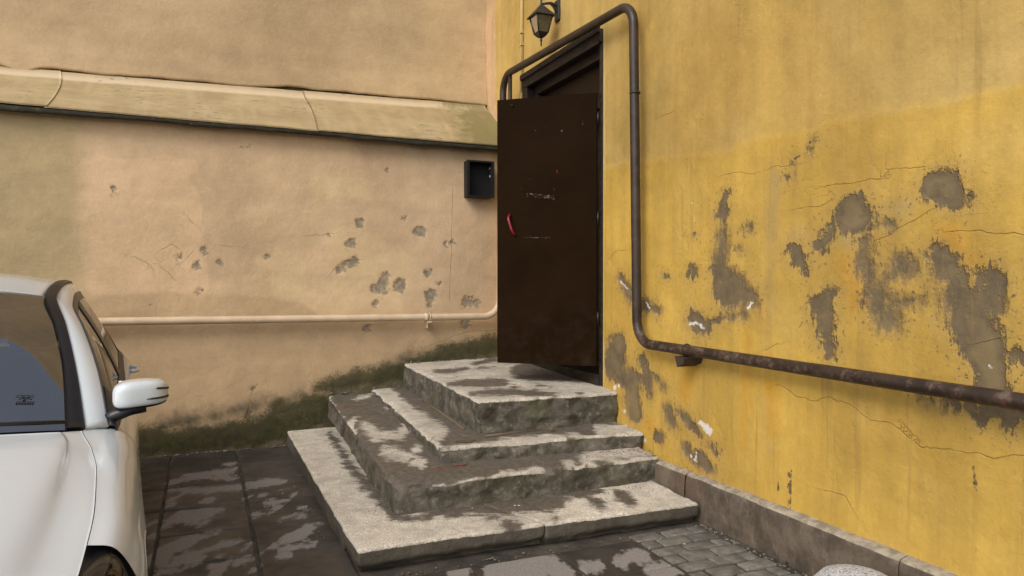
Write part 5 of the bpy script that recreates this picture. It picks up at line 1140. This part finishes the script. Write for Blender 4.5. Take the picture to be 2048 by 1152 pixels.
for sd in (1, -1):
    solid('roof_pillar', ruled(Rc, Uc, 14, 0.012, 0.02, 1.0), m_paint, car, side=sd, th=0.02)
    # black window surround, then glass
    Pg = ruled(Uc, Bc, 22, 0.018)
    ring_o = ruled(Uc, Bc, 22, 0.018, 0.0, 1.0)
    solid('window_surround', ruled(Uc, Bc, 6, 0.004, -0.02, 0.075), m_blackplastic, car, side=sd, th=0.02, out=0.003)
    solid('belt_trim', ruled(Uc, Bc, 6, 0.003, 0.93, 1.12), m_trim, car, side=sd, th=0.02, out=0.006)
    us_ = Bc[:, 1]
    def wpatch(name, i0, i1, mat, out, par=car, t0=0.07, t1=0.935):
        A_, B_ = Uc[i0:i1], Bc[i0:i1]; P = ruled(A_, B_, 14, 0.0, t0, t1); n = surf_normal(P); tt = np.linspace(t0, t1, 14)[None, :, None]
        P = P + n*(0.014*np.sin(np.pi*tt)); return solid(name, P, mat, par, side=sd, th=0.005, out=out, mask=np.ones((P.shape[0]-1, P.shape[1]-1), bool) if mat is m_sideglass else None)
    iB = int(np.argmin(np.abs(us_-2.70))); iA = int(np.argmin(np.abs(us_-1.80))); iC = int(np.argmin(np.abs(us_-3.66)))
    wpatch('mirror_triangle', 0, iA+1, m_blackplastic, 0.004)
    wpatch('side_window', iA, iB-2, m_sideglass, 0.0)
    wpatch('door_pillar', iB-3, iB+3, m_blackplastic, 0.004)
    wpatch('side_window', iB+2, iC, m_sideglass, 0.0)
    wpatch('door_pillar', iC-1, iC+2, m_blackplastic, 0.004)
    wpatch('side_window', iC+1, NS-3, m_sideglass, 0.0)
    # dark strip between windscreen and pillar, carried on over the roof
    tan = np.gradient(Rc, axis=0); tan /= np.linalg.norm(tan, axis=1, keepdims=True)
    inn = np.array([-1.0, -0.10, 0.05]); A_ = Rc + np.array([0.012, 0, -0.002]); wdt = np.interp(Rc[:, 1], [1.5, 1.9, 2.42, 3.2], [.050, .026, .030, .035])[:, None]
    B_ = Rc + wdt*np.stack([-np.ones(NS), np.interp(Rc[:, 1], [1.5, 2.4, 2.5], [-0.28, -0.22, 0]), np.interp(Rc[:, 1], [1.5, 2.4, 2.6], [0.10, 0.16, 0.10])], -1)
    solid('screen_trim', ruled(A_, B_, 6, 0.004)[:66], m_trim, car, side=sd, th=0.014, out=0.010)
# windscreen: from scuttle to roof front
nw, nh = 40, 28
def edge_pts(v, bottom):
    a = np.abs(v)
    if bottom: return np.stack([v*.66, 1.30 + 0.195*a**2.2, .948 - 0.046*a**2.2], -1)
    return np.stack([v*.485, 2.205 + 0.200*a**2.2, 1.458 - 0.056*a**2.0], -1)
vv = np.linspace(-1, 1, nw)
Es = curve3(Rk[:4], nh) + np.array([-0.012, 0.0, 0.0]); tj = np.linspace(0, 1, nh)
Cs = np.stack([0*tj, 1.345 + (2.255-1.345)*tj - 0.025*np.sin(np.pi*tj), .948 + (1.458-.948)*tj + 0.040*np.sin(np.pi*tj)], -1)
aw = np.abs(vv)[:, None]**2.0
Pw = np.stack([vv[:, None]*Es[None, :, 0], Cs[None, :, 1] + (Es[None, :, 1]-Cs[None, :, 1])*aw, Cs[None, :, 2] + (Es[None, :, 2]-Cs[None, :, 2])*aw], -1)
screen = solid('windscreen', Pw[:, ::-1], m_carglass, car, mask=np.ones((nw-1, nh-1), bool))
# printed black border of the screen: bottom and top bands just inside the glass
for rows_ in (Pw[:, :4], Pw[:, -3:]): solid('screen_border', rows_[:, ::-1], m_winefrit, car, out=-0.004, mask=np.ones((nw-1, rows_.shape[1]-1), bool))
# maker's etch in the corner of the screen: a small crest over a line of tiny letters
def on_screen(a, b):
    i = (a+1)/2*(nw-1); j = b*(nh-1); i0, j0 = int(i), int(j); fi, fj = i-i0, j-j0
    return (Pw[i0, j0]*(1-fi)*(1-fj)+Pw[min(i0+1, nw-1), j0]*fi*(1-fj)+Pw[i0, min(j0+1, nh-1)]*(1-fi)*fj+Pw[min(i0+1, nw-1), min(j0+1, nh-1)]*fi*fj)
V, Fc = [], []
def tick(a, b, da, db):
    o = len(V)
    for x, y in ((a,b),(a+da,b),(a+da,b+db),(a,b+db)):
        p = on_screen(x, y); V.append(tuple(p + np.array([0, -0.003, 0.0045])))
    Fc.append((o, o+1, o+2, o+3))
for k in range(7): tick(.70 + k*.0135, .150, .010, .010)
for k in range(5): tick(.715 + k*.014, .180 + .004*(k % 2), .012, .006)
tick(.735, .172, .016, .007); tick(.700, .192, .092, .004); tick(.742, .164, .006, .008)
mesh_obj('screen_etch', V, Fc, m_blackplastic, screen)
# roof
vr = np.linspace(-1, 1, 33); ur = np.linspace(0, 1, 46)[:, None]
ue = np.interp(np.linspace(0, 1, 46), [0, 1], [0, 1])
Rr = curve3(Rk[3:8], 46); Pf = np.zeros((46, 33, 3))
frontc = edge_pts(vr*1.0, False)
for i in range(46):
    s_ = i/45; ew, eu, eh = Rr[i]; ew -= 0.035
    crown = np.interp(s_, [0, .35, .7, 1], [.045, .055, .055, .055])
    cen_u = np.interp(s_, [0, 1], [2.26, 4.02]); 
    a = np.abs(vr); uu = cen_u + (eu - cen_u)*a**2.2
    Pf[i, :, 0] = vr*ew; Pf[i, :, 1] = uu; Pf[i, :, 2] = eh + crown*(1-a**2.4) + 0.004
solid('roof', Pf, m_paint, car, th=0.02)
solid('headliner', Pf, m_cabin, car, th=0.004, out=-0.028)
# tailgate glass and panel
back_top = Pf[-1]; bot_b = np.stack([vr*.56, 4.33 + 0*vr - 0.05*np.abs(vr)**2, 1.05 + 0*vr], -1)
t = np.linspace(0.02, .98, 12)[None, :, None]; Pb = back_top[:, None]*(1-t) + bot_b[:, None]*t
solid('rear_window', Pb, m_sideglass, car, mask=np.ones((32, 11), bool))
U = np.broadcast_to(np.linspace(4.08, 4.42, 10)[:, None], (10, 20)); T = np.broadcast_to(np.linspace(5.9, 9, 20)[None, :], (10, 20))
for sd in (1, -1): solid('tailgate', body(U, T), m_paint, car, side=sd, th=0.02)
# ---- cabin
box('cabin_floor', (-.72, .72), (1.25, 4.2), (.24, .30), m_cabin, car)
box('firewall', (-.62, .62), (1.22, 1.30), (.30, .78), m_cabin, car)
dv = [(1.36,.60),(1.36,.86),(1.62,.905),(1.85,.88),(1.92,.78),(1.86,.60)]
mesh_obj('dashboard', [(-.58, a, b) for a, b in dv] + [(.58, a, b) for a, b in dv], [tuple(range(6)), tuple(range(6, 12))[::-1]] + [(i, i+6, (i+1) % 6+6, (i+1) % 6) for i in range(6)], m_cabin, car)
for sx in (-.36, .36):
    st_ = empty('front_seat', (sx, 2.55, .30), parent=car)
    box('cushion', (-.24, .24), (-.25, .25), (.08, .24), m_cabin, st_, 0.05)
    b_ = box('backrest', (-.23, .23), (-.06, .07), (0, .62), m_cabin, st_, 0.05); b_.location = (0, .27, .20); b_.rotation_euler.x = R(-18)
    h_ = box('headrest', (-.12, .12), (-.04, .05), (.66, .82), m_cabin, st_, 0.035); h_.location = (0, .27, .20); h_.rotation_euler.x = R(-18)
box('rear_bench', (-.62, .62), (3.3, 3.8), (.36, .56), m_cabin, car, 0.05); b_ = box('rear_backrest', (-.62, .62), (-.06, .07), (0, .52), m_cabin, car, 0.05); b_.location = (0, 3.80, .52); b_.rotation_euler.x = R(-18)
ring = [(0.36 + .185*math.cos(a), 1.98 + .06*math.sin(a), .90 + .175*math.sin(a)) for a in np.linspace(0, 2*math.pi, 33)]
tube('steering_wheel', ring, 0.015, m_blackplastic, car, 8)
bm = bmesh.new(); box_bm(bm, (-.13, .13), (2.02, 2.06), (1.29, 1.365), 0.018); bmesh.ops.recalc_face_normals(bm, faces=bm.faces); mir = bm_obj('rear_view_mirror', bm, m_blackplastic, car)
box('mirror_stalk', (-.02, .02), (2.03, 2.16), (1.365, 1.42), m_blackplastic, mir, 0.006)
# ---- door mirrors
for sd in (1, -1):
    mr = empty('door_mirror', (0.885*sd, 1.60, 1.015), parent=car)
    V, Fc = [], []; n1, n2 = 30, 22
    def sp(c, e): return math.copysign(abs(c)**e, c)
    def hous(a, b, grow=0.0, zlo=None):
        x = sp(math.cos(b), .42)*sp(math.cos(a), .5); y_ = sp(math.cos(b), .42)*sp(math.sin(a), .75); z_ = sp(math.sin(b), .5)
        X_ = x*(.108+grow); Y_ = y_*(.075+grow); Z_ = z_*(.062+grow)
        tp = (X_/.108+1)/2; Z_ = Z_*(1.0 - .20*tp) + 0.012*tp - (.010 if z_ < 0 else 0)*tp; 
        Y_ = Y_ + 0.030*tp**2
        Z_ = Z_ - 0.012*(X_/.108)**2*(1 if Z_ > 0 else 0)
        return (X_*sd, Y_, Z_)
    for i in range(n2+1):
        b = -math.pi/2 + math.pi*i/n2
        for j in range(n1): V.append(hous(2*math.pi*j/n1, b))
    for i in range(n2):
        for j in range(n1): Fc.append((i*n1+j, i*n1+(j+1) % n1, (i+1)*n1+(j+1) % n1, (i+1)*n1+j))
    hs_ = mesh_obj('mirror_housing', V, Fc, m_paint, mr, True)
    # black lower shell
    V, Fc = [], []
    for i in range(9):
        b = -math.pi/2 + (math.pi*0.30)*i/8
        for j in range(n1): V.append(hous(2*math.pi*j/n1, b, 0.003))
    for i in range(8):
        for j in range(n1): Fc.append((i*n1+j, i*n1+(j+1) % n1, (i+1)*n1+(j+1) % n1, (i+1)*n1+j))
    mesh_obj('lower_shell', V, Fc, m_blackplastic, mr, True)
    # two slim dark slots on the leading face
    for (b, a0, a1) in ((.16, 286, 340), (-.10, 272, 338)):
        ps = []
        for k in range(11):
            a = R(a0 + (a1-a0)*k/10); p = hous(a, b, 0.001); ps.append(p)
        rr = [0.0015] + [0.0042]*8 + [0.0050, 0.0050]
        tube('slot', ps, rr, m_blackplastic, hs_, 8)
    tube('mirror_foot', [(-.125*sd, .02, -.105), (-.10*sd, .012, -.088), (-.04*sd, .004, -.066), (.02*sd, .0, -.060)], [.028, .026, .024, .020], m_blackplastic, mr, 12)
    box('mirror_glass', (-.085, .085), (.088, .092), (-.045, .050), m_chrome, mr, 0.0015)
# ---- wipers
wp = empty('wiper', (0.10, 1.30, .97), parent=car)
tube('blade', [(0.02, 0.015, .012), (-.25, -.005, .020), (-.55, .06, .012)], 0.008, m_blackplastic, wp, 8)
tube('arm', [(.10, -.02, -.010), (0.02, .01, .026), (-.25, -.0, .034)], 0.007, m_blackplastic, wp, 8)
wp = empty('wiper', (0.62, 1.43, .935), parent=car)
tube('blade', [(0.0, 0.0, .012), (-.25, -.06, .034), (-.55, -.115, .048)], 0.008, m_blackplastic, wp, 8)
# ---- wheels
for sx in (-1, 1):
    for u in (WF, WR_):
        wh = empty('wheel', (sx*.775, u, WC), parent=car)
        def ring_obj(name, prof, mat, par):
            V, Fc = [], []; sg = 32
            for (r_, x_) in prof:
                for k in range(sg): a = 2*math.pi*k/sg; V.append((x_*sx, r_*math.cos(a), r_*math.sin(a)))
            for i in range(len(prof)-1):
                for k in range(sg): Fc.append((i*sg+k, i*sg+(k+1) % sg, (i+1)*sg+(k+1) % sg, (i+1)*sg+k))
            return mesh_obj(name, V, Fc, mat, par, True)
        ring_obj('tyre', [(.205,-.10),(.275,-.105),(.297,-.08),(.300,0),(.297,.08),(.275,.105),(.215,.10),(.21,.06)], m_rubber, wh)
        rim = ring_obj('rim', [(.215,.09),(.20,.08),(.19,-.05),(.03,-.05)], m_rim, wh)
        for k in range(5):
            a = 2*math.pi*k/5; tube('spoke', [(.06*sx, .03*math.cos(a), .03*math.sin(a)), (.075*sx, .205*math.cos(a), .205*math.sin(a))], [.026, .018], m_rim, rim, 8)
